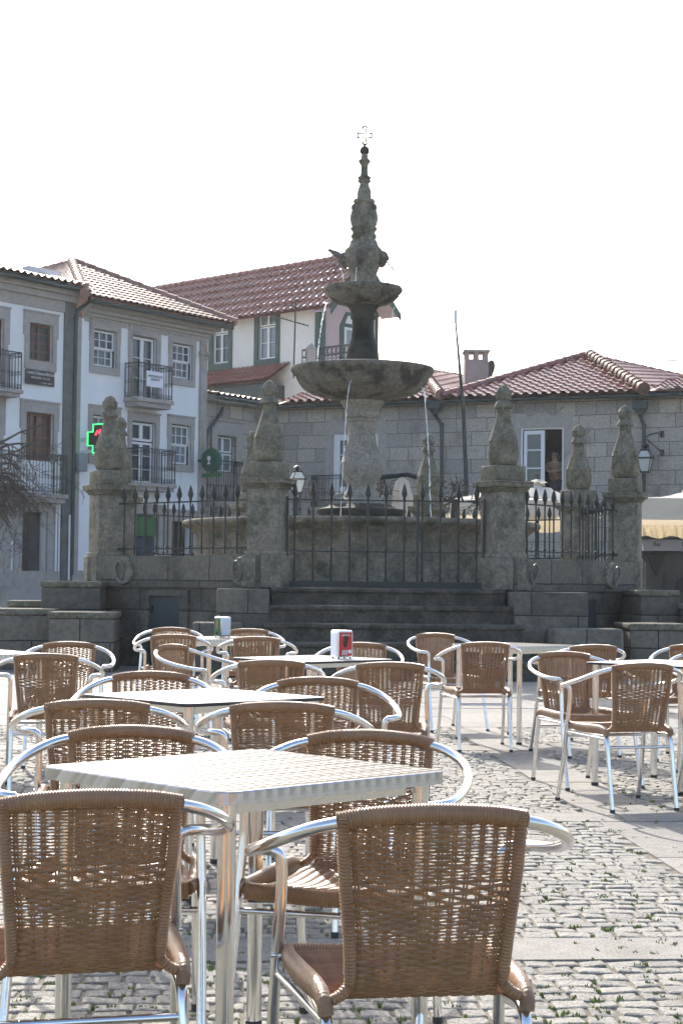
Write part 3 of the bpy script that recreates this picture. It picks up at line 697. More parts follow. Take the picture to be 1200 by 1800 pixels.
# open outline cross: a thin tube follows the outline
cr.tube([(x,0,z+zc) for x,z in arm],.0135,6,closed=True); cr.tube([(0,0,zat(258)),(0,0,zc-a_*1.25)],.02,8)
cr.build('iron_cross','iron',ft,60)
# bird on the mask block
bz=at(590,449,27.2); bd=thing('bird','small grey bird perched on the fountain spire side','bird',(bz.x,27.2,bz.z-.01))
_b=MB(); _b.tube([(.20,0,-.085),(.12,0,-.045),(.07,0,-.02),(.02,0,.0),(-.04,0,.025),(-.075,0,.05),(-.095,0,.062),(-.115,0,.06),(-.135,0,.055)],[.012,.02,.038,.05,.045,.026,.030,.022,.003],10,T=Matrix.Translation((0,0,.03))); _b.build('body','bird',bd,60)
_l=MB()
for s_ in (-1,1): _l.tube([(0.02,s_*.015,0),(.025,s_*.015,-.06)],.004,5)
_l.build('legs','iron',bd)
# water jets
def jet(px0,py0,px1,py1,y0,y1,r=.012,label='',beads=1):
    p0=at(px0,py0,y0); p1=at(px1,py1,y1); o=thing('water_jet',label,'water jet',p1,0,'thin jets of falling water')
    rd=random.Random(px0); m=MB(); N=46
    pts=[]
    for i in range(N+1):
        t=i/N; h=math.sqrt(t); q=p0.lerp(p1,0); q=Vector((p0.x+(p1.x-p0.x)*h,p0.y+(p1.y-p0.y)*h,p0.z+(p1.z-p0.z)*t)); pts.append(q-p1)
    L=(p0-p1).length; i=0
    while i<N:
        ln=rd.choice((2,3,4,6)) if i>N*.3 else 8; seg=pts[i:min(i+ln,N)+1]
        if len(seg)>1:
            rs=[r*.8*(.55+.45*sin(PI*(k+.5)/len(seg)))*rd.uniform(.7,1.3) for k in range(len(seg))]
            m.tube([s_+Vector((rd.uniform(-.006,.006),0,0)) for s_ in seg],rs,6)
        i+=ln+(1 if rd.random()<.5 and i>N*.3 else 0)
    m.build('stream','water',o,60)
jet(577,532,557,634,27.0,26.6,.017,'water jet from the small bowl to the left side of the large bowl')
jet(693,541,688,562,27.0,26.9,.010,'short water jet under the right of the small bowl')
jet(741,680,757,912,26.6,26.0,.015,'water jet from the right of the large bowl down to the basin')
jet(617,668,598,912,26.1,25.6,.011,'fine water jet from the front of the large bowl down the pale stem')
jet(597,470,604,496,27.0,27.0,.008,'thin water jet from the left carved mask into the small bowl')
jet(627,470,624,496,26.9,26.8,.010,'thin water jet from the front carved mask into the small bowl')

# ------------------------------------------------------------------ facades
class Fac:
    """vertical plane: local x runs along the wall, local y into the building, z up"""
    def __init__(s,p0,p1):
        s.o=Vector((p0.x,p0.y,0)); u=Vector((p1.x-p0.x,p1.y-p0.y,0)); s.L=u.length; s.u=u.normalized()
        s.n=Vector((s.u.y,-s.u.x,0)); s.ang=math.atan2(s.u.y,s.u.x)
    def m(s,px,py,off=0):      # photograph point -> (x,z) on the wall (off = metres in front of it)
        d=ray(px,py); C=Vector((0,0,HC)); o=s.o+s.n*off
        t=(o-C).dot(s.n)/d.dot(s.n); p=C+d*t; return ((p-s.o).dot(s.u),p.z)
    def r(s,x0,y0,x1,y1,off=0):        # rectangle from upper-left and lower-right photo corners
        a=s.m(x0,y0,off); b=s.m(x1,y1,off); return a[0],b[0],b[1],a[1]
    def W(s,x,y,z): return s.o+s.u*x-s.n*y+Vector((0,0,z))
def wall(name,m_,parent,x0,x1,z0,z1,holes,th=.35,y=0,top=None):
    xs=sorted({x0,x1,*[h[0] for h in holes],*[h[1] for h in holes]}); zs=sorted({z0,z1,*[h[2] for h in holes],*[h[3] for h in holes]})
    xs=[v for v in xs if x0<=v<=x1]; zs=[v for v in zs if z0<=v<=z1]; m=MB(); idx={}
    def inh(a,b): return any(h[0]<a<h[1] and h[2]<b<h[3] for h in holes)
    vs=[];fs=[]
    def V(i,j):
        if (i,j) not in idx: idx[(i,j)]=len(vs); vs.append((xs[i],y,zs[j]))
        return idx[(i,j)]
    for i in range(len(xs)-1):
        for j in range(len(zs)-1):
            if not inh((xs[i]+xs[i+1])/2,(zs[j]+zs[j+1])/2): fs.append((V(i,j),V(i+1,j),V(i+1,j+1),V(i,j+1)))
    m.add(vs,fs)
    for h in holes:
        a,b,c,d=h[:4]; c=max(c,z0)
        m.add([(a,y,c),(b,y,c),(b,y,d),(a,y,d),(a,y+th,c),(b,y+th,c),(b,y+th,d),(a,y+th,d)],[(0,4,5,1),(1,5,6,2),(2,6,7,3),(3,7,4,0)])
    m.add([(x0,y+th,z0),(x1,y+th,z0),(x1,y+th,z1),(x0,y+th,z1)],[(0,4-1,2,1)] if not holes else [])
    m.add([(x0,y,z1),(x1,y,z1),(x1,y+th,z1),(x0,y+th,z1)],[(0,1,2,3)])
    m.add([(x0,y,z0),(x0,y,z1),(x0,y+th,z1),(x0,y+th,z0)],[(0,1,2,3)]); m.add([(x1,y,z0),(x1,y,z1),(x1,y+th,z1),(x1,y+th,z0)],[(3,2,1,0)])
    return m.build(name,m_,parent)
def surround(parent,hole,l,r_,t,b,m_='gran',y=-.06,ears=.06,name='stone_surround'):
    a,b_,c,d=hole; m=MB()
    m.box(a-l,a,y,.02,c-b,d+t); m.box(b_,b_+r_,y,.02,c-b,d+t); m.box(a,b_,y,.02,d,d+t)
    if b: m.box(a,b_,y-.004,.02,c-b,c)
    if ears: m.box(a-l-ears,a-l,y+.002,.02,d-.35*(d-c),d+t-.01); m.box(b_+r_,b_+r_+ears,y+.002,.02,d-.35*(d-c),d+t-.01)
    m.box(a-l-ears-.02,b_+r_+ears+.02,y-.03,.02,d+t,d+t+.05)
    return m.build(name,m_,parent)
def window(parent,hole,cols,rows,fm='white',gm='glass',y=.12,fw=.05,mw=.022,kind='sash',outer='green',ofw=.035,transom=None):
    a,b,c,d=hole; fr=MB()
    fr.box(a,a+ofw,y-.05,y+.05,c,d).box(b-ofw,b,y-.05,y+.05,c,d).box(a+ofw,b-ofw,y-.05,y+.05,d-ofw,d).box(a+ofw,b-ofw,y-.05,y+.05,c,c+ofw)
    f=fr.build('window',outer,parent)
    a+=ofw;b-=ofw;c+=ofw;d-=ofw; s_=MB(); leafs=[]
    if kind=='sash':
        mid=(c+d)/2; leafs=[(a,b,mid-.02,d,y-.03,cols,rows//2),(a,b-.02,c,mid,y+.012,cols,rows-rows//2)]
    elif kind=='case':
        xm=(a+b)/2
        if transom: leafs=[(a,xm,d-transom,d,y-.02,max(1,cols//2),1),(xm,b,d-transom,d,y-.02,max(1,cols//2),1),(a,xm,c,d-transom-.04,y-.02,max(1,cols//2),rows),(xm,b,c,d-transom-.04,y-.02,max(1,cols//2),rows)]
        else: leafs=[(a,xm,c,d,y-.02,cols//2,rows),(xm,b,c,d,y-.02,cols//2,rows)]
    else: leafs=[(a,b,c,d,y-.02,cols,rows)]
    for (p,q,e,g_,yy,nc,nr) in leafs:
        s_.box(p,p+fw,yy-.02,yy+.02,e,g_).box(q-fw,q,yy-.02,yy+.02,e,g_).box(p+fw,q-fw,yy-.02,yy+.02,e,e+fw).box(p+fw,q-fw,yy-.02,yy+.02,g_-fw,g_)
        for k in range(1,nc): x=p+(q-p)*k/nc; s_.box(x-mw/2,x+mw/2,yy-.015,yy+.015,e+fw,g_-fw)
        for k in range(1,nr): z=e+(g_-e)*k/nr; s_.box(p+fw,q-fw,yy-.014,yy+.014,z-mw/2,z+mw/2)
    s_.build('sash',fm,f); MB().box(a,b,y+.03,y+.04,c,d).build('pane',gm,f)
    return f
def balcony(parent,x0,x1,z,dep,h=1.0,slab=.16,m_='iron',name='balcony'):
    s_=MB(); s_.box(x0,x1,-dep,0,z-slab*.45,z).box(x0+.06,x1-.06,-dep+.07,0,z-slab,z-slab*.45-.002); s=s_.build(name,'gran',parent)
    r=MB(); X0,X1,D=x0+.05,x1-.05,-dep+.05
    def run(p,q):
        L=math.dist(p,q); n=max(2,int(L/.115)); 
        for zz in (z+.06,z+h-.12,z+h): r.tube([(*p,zz),(*q,zz)],.016 if zz>z+h-.01 else .010,6)
        for i in range(n+1):
            t=i/n; x=p[0]+(q[0]-p[0])*t; y=p[1]+(q[1]-p[1])*t; r.tube([(x,y,z),(x,y,z+h)],.0085 if i not in (0,n) else .017,5)
            if i<n:
                tx=(q[0]-p[0])/L; ty=(q[1]-p[1])/L; cx=x+tx*L/n/2; cy=y+ty*L/n/2; rr=.04
                for zc,ra in ((z+h-.06,.036),(z+.48,.045),(z+.13,.038)): r.tube([(cx+tx*ra*cos(a),cy+ty*ra*cos(a),zc+ra*sin(a)) for a in [2*PI*k/8 for k in range(8)]],.006,4,closed=True)
    run((X0,-.02),(X0,D)); run((X0,D),(X1,D)); run((X1,D),(X1,-.02)); r.build('railing',m_,s)
    return s
def pipe(parent,fac,pts,r=.055,off=.09,m_='gutter',name='downpipe'):
    P=[]
    for px,py in pts: x,z=fac.m(px,py,off); P.append((x,-off,z))
    m=MB(); m.tube(P,r,10); 
    for x,y,z in P[1:-1]: m.tube([(x,y,z-.04),(x,y,z+.04)],r*1.25,10)
    return m.build(name,m_,parent,60)
def tileroof(name,poly,m_,parent=None,off=None,pitch=.24,course=.38,amp=.05,lip=.035):
    """poly: 3D points, first edge is the eave (left to right as seen); planar"""
    P=[Vector(p) for p in poly]; e1=(P[1]-P[0]).normalized(); nrm=None
    for q in P[2:]:
        c=e1.cross(q-P[0])
        if c.length>.1: nrm=c.normalized(); break
    if nrm.z<0: nrm=-nrm
    e2=nrm.cross(e1); e2=e2 if e2.z>0 else -e2
    Q=[((p-P[0]).dot(e1),(p-P[0]).dot(e2)) for p in P]; n=len(Q)
    u0=min(q[0] for q in Q); u1=max(q[0] for q in Q)
    def span(u):
        vs=[]
        for i in range(n):
            (a,b),(c,d)=Q[i],Q[(i+1)%n]
            if (a<=u<=c or c<=u<=a) and a!=c: vs.append(b+(d-b)*(u-a)/(c-a))
        return (min(vs),max(vs)) if vs else None
    sub=6; N=int((u1-u0)/pitch*sub); vs=[]; fs=[]; cols=[]; vmax=max(q[1] for q in Q); vmin=min(q[1] for q in Q); nc=int((vmax-vmin)/course)+1
    rows=[]
    for j in range(nc): rows+= [(vmin+j*course+.001,lip),(vmin+(j+1)*course-.001,0)]
    for i in range(N+1):
        u=u0+(u1-u0)*(i/N*.9998+.0001); sp=span(u)
        if sp is None: cols.append(None); continue
        ph=(u/pitch)%1; prof_=amp*(sin(PI*ph/.62) if ph<.62 else -.35*sin(PI*(ph-.62)/.38)); st=len(vs)
        for v,l in rows:
            vv=min(max(v,sp[0]),sp[1]); k=1-.12*(l==0); rr=P[0]+e1*(u)+e2*vv+nrm*(prof_*k+l+.03); vs.append(rr)
        cols.append(st)
    for i in range(N):
        if cols[i] is None or cols[i+1] is None: continue
        for j in range(len(rows)-1):
            a,b,c,d=cols[i]+j,cols[i+1]+j,cols[i+1]+j+1,cols[i]+j+1
            if (vs[a]-vs[d]).length<1e-4 and (vs[b]-vs[c]).length<1e-4: continue
            fs.append((a,b,c,d))
    m=MB(); m.add(vs,fs); m.add([p-nrm*.02 for p in P],[tuple(range(n))])
    return m.build(name,m_,parent,40,off=off)
def ridge(name,p,q,parent,off,r=.13,m_='ridge',step=.4):
    p,q=Vector(p),Vector(q); L=(q-p).length; n=max(2,int(L/step)); m=MB(); pts=[];rs=[]
    for i in range(n):
        a=p.lerp(q,i/n); b=p.lerp(q,(i+1)/n); pts+= [a+(b-a)*.02,b]; rs+=[r*1.12,r*.92]
    m.tube(pts,rs,8); return m.build(name,m_,parent,50,off=off)

# ---- plane shared by the two white houses on the left (and the stone wing)
DB=54.5
pR=at(370,556,DB); pL=atz(150,512,pR.z); FB=Fac(pL,pR)
# re-anchor the plane so x=0 is the joint pilaster between the two houses
x0j=FB.m(133,600)[0]; FB.o=FB.o+FB.u*x0j
Hf=FB.o.copy()
# HOUSE B
hb=thing('white_town_house','white town house with sash windows and a banner on its upper balcony','house',FB.o,FB.ang)
xr=FB.m(362,700)[0]; ztop=FB.m(300,562)[1]; zbase=0
holes=dict(s1=FB.r(164,577,203,649),d1=FB.r(232,588,273,706),s2=FB.r(302,602,336,671),s3=FB.r(162,728,203,807),d2=FB.r(231,739,271,852),s4=FB.r(300,748,333,826),
  g1=FB.r(232,905,276,1040),g2=FB.r(300,915,334,1040))
def fixh(h,ref,i0,i1):   # same sill and head level along the facade
    h=list(h); h[2]=ref[2]; h[3]=ref[3]; return tuple(h)
holes['s2']=fixh(holes['s2'],holes['s1'],2,3); holes['s4']=fixh(holes['s4'],holes['s3'],2,3)
zu=holes['d1'][2]; zl=holes['d2'][2]
wall('wall','plaster',hb,.0,xr,zbase,ztop-.45,list(holes.values()))
wall('side_wall','plaster',hb,xr-.35,xr-.02,zbase,ztop-.45,[],th=9)
MB().box(-.02,.20,-.05,.0,0,ztop-.45).build('corner_pilaster','gran',hb); MB().box(xr-.32,xr-.02,-.07,0,0,ztop-.45).box(xr-.38,xr+.04,-.13,0,ztop-.95,ztop-.84).box(xr-.35,xr+.0,-.10,0,ztop-1.08,ztop-.951).build('corner_pilaster','gran',hb)
c_=MB(); 
for i,(d,z0,z1) in enumerate(((.04,ztop-.52,ztop-.36),(.10,ztop-.36,ztop-.26),(.2,ztop-.26,ztop-.14),(.32,ztop-.14,ztop-.03))): c_.box(.352,xr+(.04+d*.8),-d,.1+i*.002,z0,z1-.001)
c_.build('cornice','gran',hb)
for k in ('s1','s2','s3','s4'):
    surround(hb,holes[k],.14,.15,.24,.20,ears=.02); window(hb,holes[k],3,4,'white','glass' if k in('s1','s2') else 'glassl','sash' and .10)
for k in ('d1','d2'):
    surround(hb,holes[k],.14,.15,.24,0,ears=.02); window(hb,holes[k],2,3,'white','glass',kind='case',fw=.07,transom=.55 if k=='d2' else None)
    h=holes[k]; 
b1=balcony(hb,FB.m(217,700)[0],FB.m(306,713,.62)[0],zu-.01,.62,h=1.05,slab=.26)
b2=balcony(hb,FB.m(221,872)[0],FB.m(311,878,.62)[0],zl-.01,.62,h=1.05,slab=.22)
h=holes['g1']; surround(hb,h,.22,.22,.3,0); MB().box(h[0],h[1],.15,.2,0,h[3]).build('shop_door','glass',hb); MB().box(h[0],h[1],.02,.10,h[3]-.62,h[3]-.03).build('green_shop_sign','lgreen',hb)
h=holes['g2']; surround(hb,h,.22,.22,.3,0); MB().box(h[0],h[1],.25,.3,0,h[3]).build('doorway','dark',hb)
MB().box(FB.m(140,0)[0]*0+.21,xr-.33,-.03,.0,0,FB.m(150,1003)[1]).build('stone_base','gran',hb)
pipe(hb,FB,[(158,517),(157,530),(137,545),(134,560),(129,860),(126,1010)],r=.06)
# gutter
def gutter(parent,x0,x1,z,dep,m_='gutter',r=.075):
    return MB().tube([(x0,-dep,z),(x1,-dep,z)],r,10).box(x0,x1,-dep+.04,-dep+.3,z+.02,z+.045).build('gutter',m_,parent,60)
gutter(hb,.2,xr+.65,ztop+.0,.52)
# roof of B
def LW(fac,x,y,z): return fac.W(x,y,z)
e0=LW(FB,-.25,-.6,ztop+.10); e1_=LW(FB,xr+.75,-.6,ztop+.10)
ap=at(126,462,DB+1.0)
rp_=[e0,e1_,ap]
tileroof('front_roof',rp_,'tilebrown',hb,off=None) if False else None
def roofed(name,poly,m_,thingo,**k):
    o=tileroof(name,poly,m_,None,**k)
    # express in the local frame of the house
    o.parent=thingo; Mi=(Matrix.Translation(thingo.location)@Matrix.Rotation(thingo.rotation_euler[2],4,'Z')).inverted(); o.data.transform(Mi); return o
def ridged(p,q,thingo,**k):
    o=ridge('ridge_tiles',p,q,None,None,**k); o.parent=thingo; o.data.transform((Matrix.Translation(thingo.location)@Matrix.Rotation(thingo.rotation_euler[2],4,'Z')).inverted()); return o
roofed('roof',rp_,'tilebrown',hb,pitch=.26,course=.42)
bk=LW(FB,-.3,9.5,ztop+.10); br_=LW(FB,xr+.75,9.5,ztop+.10)
lf=at(30,487,DB+3)
roofed('side_roof',[e0,ap,lf],'tilebrown',hb,pitch=.26,course=.42)
roofed('far_roof',[e1_,br_,ap],'tilebrown',hb,pitch=.3)
ridged(e1_+Vector((0,0,.08)),ap+Vector((0,0,.08)),hb); ridged(e0+Vector((0,0,.05)),ap+Vector((0,0,.1)),hb,r=.14); ridged(ap,lf,hb)
# banner
x0,x1,z0,z1=FB.r(257,654,286,683,.64)
bn=thing('banner','white banner lettered UNIVERSIDADE SENIOR hanging on the upper balcony rail','banner',LW(FB,(x0+x1)/2,-.66,z0),FB.ang)
bw=(x1-x0); bh=z1-z0+.05
MB().box(-bw/2,bw/2,-.012,.0,0,bh).build('cloth','banner',bn)
text('UNIVERSIDADE',bw/7.6,(0,-.014,bh*.68),(PI/2,0,0),'btext',bn,sx=.98); text('SENIOR',bw/6.5,(0,-.014,bh*.48),(PI/2,0,0),'btext',bn)
# green cross sign on B
NA=math.atan2(FB.n.y,FB.n.x)
x,z=FB.m(176,771,.75); cx=thing('pharmacy_cross_sign','green illuminated cross sign with a red light, partly behind the leftmost pillar finial','sign',LW(FB,x,-.75,z),NA)
def crosspoly(a,w): return [(w,-a),(w,-w),(a,-w),(a,w),(w,w),(w,a),(-w,a),(-w,w),(-a,w),(-a,-w),(-w,-w),(-w,-a)]
MB().extr(crosspoly(.43,.22),-.07,.07).build('case','ledback',cx)
MB().tube([(p,-.085,q) for p,q in crosspoly(.415,.20)],.020,6,closed=True).build('green_outline','neon',cx)
MB().tube([(-.10,-.08,.10),(-.02,-.08,.22),(.03,-.08,.16),(.10,-.08,.26)],.035,6).build('red_light','red',cx)
MB().box(-.75,-.1,-.04,.04,-.40,-.32).box(-.75,-.41,-.03,.03,-.05,.05).build('bracket','white',cx)
x0,x1,z0,z1=FB.r(139,797,151,829,.2); mb_=thing('meter_box','pale grey service box on the white wall left of the green cross','service box',LW(FB,(x0+x1)/2,-.01,z0),FB.ang)
MB().box(-.17,.17,-.25,0,0,z1-z0,bev=.02).build('case','fascia',mb_,50)
# round green sign at the corner of B
x,z=FB.m(372,809,.55); rs_=thing('round_sign','round dark green sign with a pale keyhole-like emblem over a bright green strip','sign',LW(FB,x,-.55,z),NA)
Tq=Matrix.Rotation(PI/2,4,'X'); MB().lathe([(.34,-.09),(.38,-.07),(.39,0),(.38,.07),(.34,.09)],32,T=Tq).build('disc','sgreen',rs_,50)
MB().lathe([(.25,0),(.29,0),(.29,.012),(.25,.012)],32,T=Matrix.Translation((0,-.092,0))@Tq,cap=False).build('inner_ring','green',rs_,50)
e_=MB(); e_.lathe([(.07,0),(.07,.008)],16,T=Matrix.Translation((-.03,-.094,.06))@Tq).extr([(-.055,-.10),(-.005,-.10),(-.015,.04),(-.045,.04)],-.101,-.094).extr([(-.09,-.13),(.03,-.13),(.03,-.10),(-.09,-.10)],-.101,-.094); e_.build('emblem','wtext',rs_)
MB().box(-.36,.36,-.05,.05,-.53,-.41).build('strip','lgreen',rs_); MB().tube([(-.36,0,.0),(-.6,.0,.0)],.05,8).build('bracket','iron',rs_)

# HOUSE A
ha=thing('white_corner_house','white town house at the left edge with brown windows and a black sign','house',FB.o,FB.ang)
xl=FB.m(-60,600)[0]; zA=FB.m(60,497)[1]
HA=dict(w1=FB.r(51,566,91,638),w2=FB.r(45,723,92,812),w3=FB.r(-22,556,4,686),w4=FB.r(-30,715,-4,850),dr=FB.r(38,898,80,1032),d3=FB.r(-34,905,-4,1032))
wall('wall','plaster',ha,xl,-.48,0,zA-.3,list(HA.values()))
MB().box(-.48,-.02,-.06,.2,0,zA-.3).build('corner_pilaster','grandk',ha)
for k,l in (('w1','glass'),('w2','glassr'),('w3','glass'),('w4','glass')):
    surround(ha,HA[k],.15,.15,.30,.26 if k=='w1' else 0); window(ha,HA[k],4,4,'brown',l,kind='case',outer='brown',fw=.045,mw=.03)
for k in ('dr','d3'):
    h=HA[k]; surround(ha,h,.28,.42,.25,0); MB().box(h[0],h[1],.28,.32,h[2],h[3]).build('doorway','dark',ha)
    dl=MB().box(h[0]+.02,h[0]+(h[1]-h[0])*.48,.18,.22,h[2],h[3]).build('door_leaf','darkbrown',ha); MB().box(h[0]+(h[1]-h[0])*.50,h[0]+(h[1]-h[0])*.95,.22,.25,h[2],h[3]-.1).build('inner_door','kiosk',ha)
zb_=FB.m(20,1003)[1]; MB().box(xl,-.50,-.04,0,0,zb_).build('stone_base','gran',ha)
for i in range(3): MB().box(HA['dr'][0]-.9-i*.3,HA['dr'][1]+1.0+i*.3,-.45-.35*i,0,0,HA['dr'][2]-.02-i*.17).build('doorstep','gran',ha)
cc=MB()
for i,(d,z0,z1) in enumerate(((.05,zA-.70,zA-.38),(.14,zA-.38,zA-.2),(.26,zA-.2,zA-.05))): cc.box(xl,-.02,-d,.1,z0,z1-.001)
cc.build('cornice','gran',ha)
gutter(ha,xl,.12,zA-.02,.42)
x0,z0=FB.m(-60,686,.5); balcony(ha,x0,FB.m(42,684,.55)[0],HA['w3'][2]-.01,.55,h=1.05,slab=.2)
balcony(ha,FB.m(-60,860,.5)[0],FB.m(121,872,.6)[0],FB.m(60,866,.55)[1],.6,h=1.12,slab=.25)
e0=LW(FB,xl,-.5,zA+.06); e1_=LW(FB,.0,-.5,zA+.06); tp=LW(FB,xl,2.6,zA+1.05); tq=LW(FB,-1.6,1.4,zA+.55)
roofed('roof',[e0,e1_,tq,tp],'tilebrown',ha,pitch=.26,course=.42); ridged(e1_,tq,ha); ridged(tq,tp,ha)
MB().box(-1.3,-.05,.6,.9,zA-.1,zA+.62).build('party_wall','plaster',ha)
for a in ((101,885,100,1005),(105,885,103,1005)): pass
pipe(ha,FB,[(100,888),(98,1004)],r=.035,off=.1,m_='white',name='conduit'); pipe(ha,FB,[(105,888),(103,1004)],r=.03,off=.1,m_='white',name='conduit'); pipe(ha,FB,[(123,905),(121,1020)],r=.03,off=.1,m_='white',name='conduit')
x0,x1,z0,z1=FB.r(45,652,95,684,.05); sg=thing('wall_sign','black wall sign lettered CONSULTORIOS MEDICOS in white','sign',LW(FB,(x0+x1)/2,-.045,z0+.06),FB.ang)
w_=x1-x0; h_=FB.m(70,656,.05)[1]-FB.m(70,681,.05)[1]
MB().box(-w_/2,w_/2,-.03,0,0,h_,bev=.008).build('board','blk',sg)
text('CONSULTÓRIOS MÉDICOS',w_/10.8,(0,-.034,h_*.78),(PI/2,0,0),'wtext',sg,sx=.86,ext=.006); text('MARCAÇÕES - TEL. 258',w_/14.5,(0,-.034,h_*.47),(PI/2,0,0),'wtext',sg,sx=.9); text('1.º ANDAR - SALA 4',w_/22,(w_*.22,-.034,h_*.16),(PI/2,0,0),'wtext',sg)

# ---- stone house: wing (same plane as the white houses) and long frontal wall
pc=FB.m(477,716); pC=FB.W(pc[0],0,pc[1]); zC=pc[1]
pE=atz(1200,694,zC); FCW=Fac(pC,pE)
hs=thing('stone_house','long low house of squared granite blocks with red tiled roof and green gutter','house',FB.o,FB.ang)
xw0=xr; xw1=pc[0]
hw_=FB.r(384,764,416,832)
wall('wing_wall','wall',hs,xw0-.02,xw1+.02,0,zC-.02,[hw_],y=.12)
surround(hs,hw_,.22,.3,.42,.0,y=.05); window(hs,hw_,2,2,'white','glassl',y=.26,kind='case',transom=.5)
balcony(hs,xr+.05,FB.m(430,884,.45)[0],FB.m(400,882,.3)[1],.45,h=1.3,slab=.18)
pipe(hs,FB,[(392,716),(388,728),(364,760),(362,800)],r=.055,off=.02)
def toC(px,py,off=0): return FCW.m(px,py,off)
hC=thing('stone_house_front','frontal granite block wall part of the low house with its open window and hipped tile roof','house',FCW.o,FCW.ang)
xE=FCW.m(1290,700)[0]
HW=FCW.r(914,752,990,858); HV=FCW.r(586,763,664,866)
HW=(HW[0],HW[1],FCW.m(914,870)[1],HW[3])
wall('wall','wall',hC,-.02,xE,0,zC-.02,[HW,HV])
for nm,H_ in (('a',HW),('b',HV)):
    # plain dressed stone band round the window with a shallow swag above
    a,b,c,d=H_; m=MB(); m.box(a-.28,a,-.025,.0,c-.3,d+.45); m.box(b,b+.28,-.025,0,c-.3,d+.45); m.box(a,b,-.025,0,d,d+.45); m.build('stone_surround','gran',hC)
    sw=[]; 
    for k in range(25):
        t=-1+2*k/24; sw.append(((a+b)/2+t*(b-a)*.52,-.04,d+.52+.16*cos(t*PI*2)*(1-abs(t)*.4)))
    MB().tube(sw,.028,6).build('carved_swag','gran',hC,60)
a,b,c,d=HW; fr=MB().box(a,a+.07,.04,.14,c,d).box(b-.07,b,.04,.14,c,d).box(a+.07,b-.07,.04,.14,d-.06,d); f=fr.build('window','white',hC)
lf_=MB(); xm=a+(b-a)*.56
lf_.box(a+.12,a+.22,.0,.04,c,d-.1).box(xm-.12,xm,-.0,.04,c,d-.1).box(a+.22,xm-.12,0,.04,d-.22,d-.1).box(a+.22,xm-.12,0,.04,c,c+.12)
for z in (d-.1-(d-c)*.29,d-.1-(d-c)*.56,d-.1-(d-c)*.80): lf_.box(a+.22,xm-.12,.005,.035,z-.02,z+.02)
lf_.build('open_casement','white',f); MB().box(a+.2,xm-.1,.018,.022,c+.1,d-.15).build('pane','glass',f)
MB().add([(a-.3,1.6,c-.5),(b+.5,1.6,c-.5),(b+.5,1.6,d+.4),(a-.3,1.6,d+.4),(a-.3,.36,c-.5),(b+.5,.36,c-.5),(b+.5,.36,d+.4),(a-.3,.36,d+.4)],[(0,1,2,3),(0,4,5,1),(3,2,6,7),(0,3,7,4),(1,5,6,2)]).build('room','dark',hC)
a,b,c,d=HV; window(hC,HV,2,3,'white','glass',y=.10,kind='case',outer='white',ofw=.12,fw=.09)
bb=balcony(hC,FCW.m(548,890,.3)[0],FCW.m(674,890,.3)[0],FCW.m(600,892,.3)[1],.5,h=1.05,slab=.2)
# eave gutter and hoppers
gutter(hC,-.3,xE,zC-.02,.42); MB().box(-.1,xE,-.30,.1,zC+.02,zC+.07).build('eave_board','gutter',hC)
for hx,pts in ((764,[(764,722),(764,730),(776,746),(776,905)]),(1124,[(1124,716),(1124,730),(1131,748),(1131,900)])):
    x,z=FCW.m(hx,712,.35); m=MB(); m.box(x-.22,x+.22,-.50,-.2,z-.12,z+.12,bev=.01).add([(x-.2,-.48,z-.12),(x+.2,-.48,z-.12),(x+.2,-.22,z-.12),(x-.2,-.22,z-.12),(x-.06,-.41,z-.3),(x+.06,-.41,z-.3),(x+.06,-.29,z-.3),(x-.06,-.29,z-.3)],[(0,4,5,1),(1,5,6,2),(2,6,7,3),(3,7,4,0),(4,7,6,5)]); m.build('rain_hopper','gutter',hC)
    pipe(hC,FCW,pts,r=.055,off=.15)
x,z=FCW.m(1133,790,.2)
# roofs of the stone house
eD=.55; zR=zC+.06
def planept(px,py,p0,p1,p2):
    n_=(p1-p0).cross(p2-p0); d=ray(px,py); C=Vector((0,0,HC)); return C+d*((p0-C).dot(n_)/d.dot(n_))
def RC(px,py,back):      # roof point seen at px,py standing `back` metres behind the front wall
    x,z=FCW.m(px,py,-back); return FCW.W(x,back,z)
eL=FCW.W(-.3,-eD,zR); 
v1=FCW.W(FCW.m(783,700)[0],-eD,zR); v2=FCW.W(FCW.m(1137,690)[0],-eD,zR); eR=FCW.W(xE,-eD,zR)
pk=RC(1033,627,5.2)
roofed('roof',[v1,v2,pk],'tile',hC,pitch=.30,course=.42,amp=.07)
ridged(v1+Vector((0,0,.1)),pk+Vector((0,0,.1)),hC,r=.12,m_='tile'); ridged(v2+Vector((0,0,.1)),pk+Vector((0,0,.1)),hC,r=.19)
q=RC(1215,667,9.5); roofed('right_hip_roof',[v2,planept(1290,690,v2,pk,q),planept(1290,684,v2,pk,q),q,pk],'tile',hC,pitch=.30,course=.42,amp=.05)
ridged(v2+Vector((0,0,.1)),pk+Vector((0,0,.1)),hC,r=.19)
ridged(pk,q,hC,m_='tile')
w1_=FCW.W(FCW.m(1200,690)[0]+.3,-eD,zR)
roofed('lower_front_roof',[v2+Vector((.05,0,.05)),eR+Vector((0,0,.05)),planept(1290,655,v2,eR,RC(1190,668,1.6)),RC(1190,668,1.6)],'tile',hC,pitch=.30,course=.42,amp=.07)
# left strip of roof in front of the pink house and small hip beside the chimney
q1=RC(600,690,1.5); pp=lambda x,y: planept(x,y,eL,v1,q1)
roofed('front_roof',[eL,v1,pp(760,674),pp(738,652),pp(700,680),pp(530,696),pp(484,709)],'tile',hC,pitch=.30,course=.42,amp=.07)
hp=pp(738,652); q2=RC(815,664,7.5)
roofed('hip_roof',[v1,planept(826,688,v1,hp,q2),q2,hp],'tile',hC,pitch=.30,course=.42,amp=.05)
ridged(v1+Vector((0,0,.12)),hp+Vector((0,0,.12)),hC,r=.17); ridged(hp,q2,hC,m_='tile')
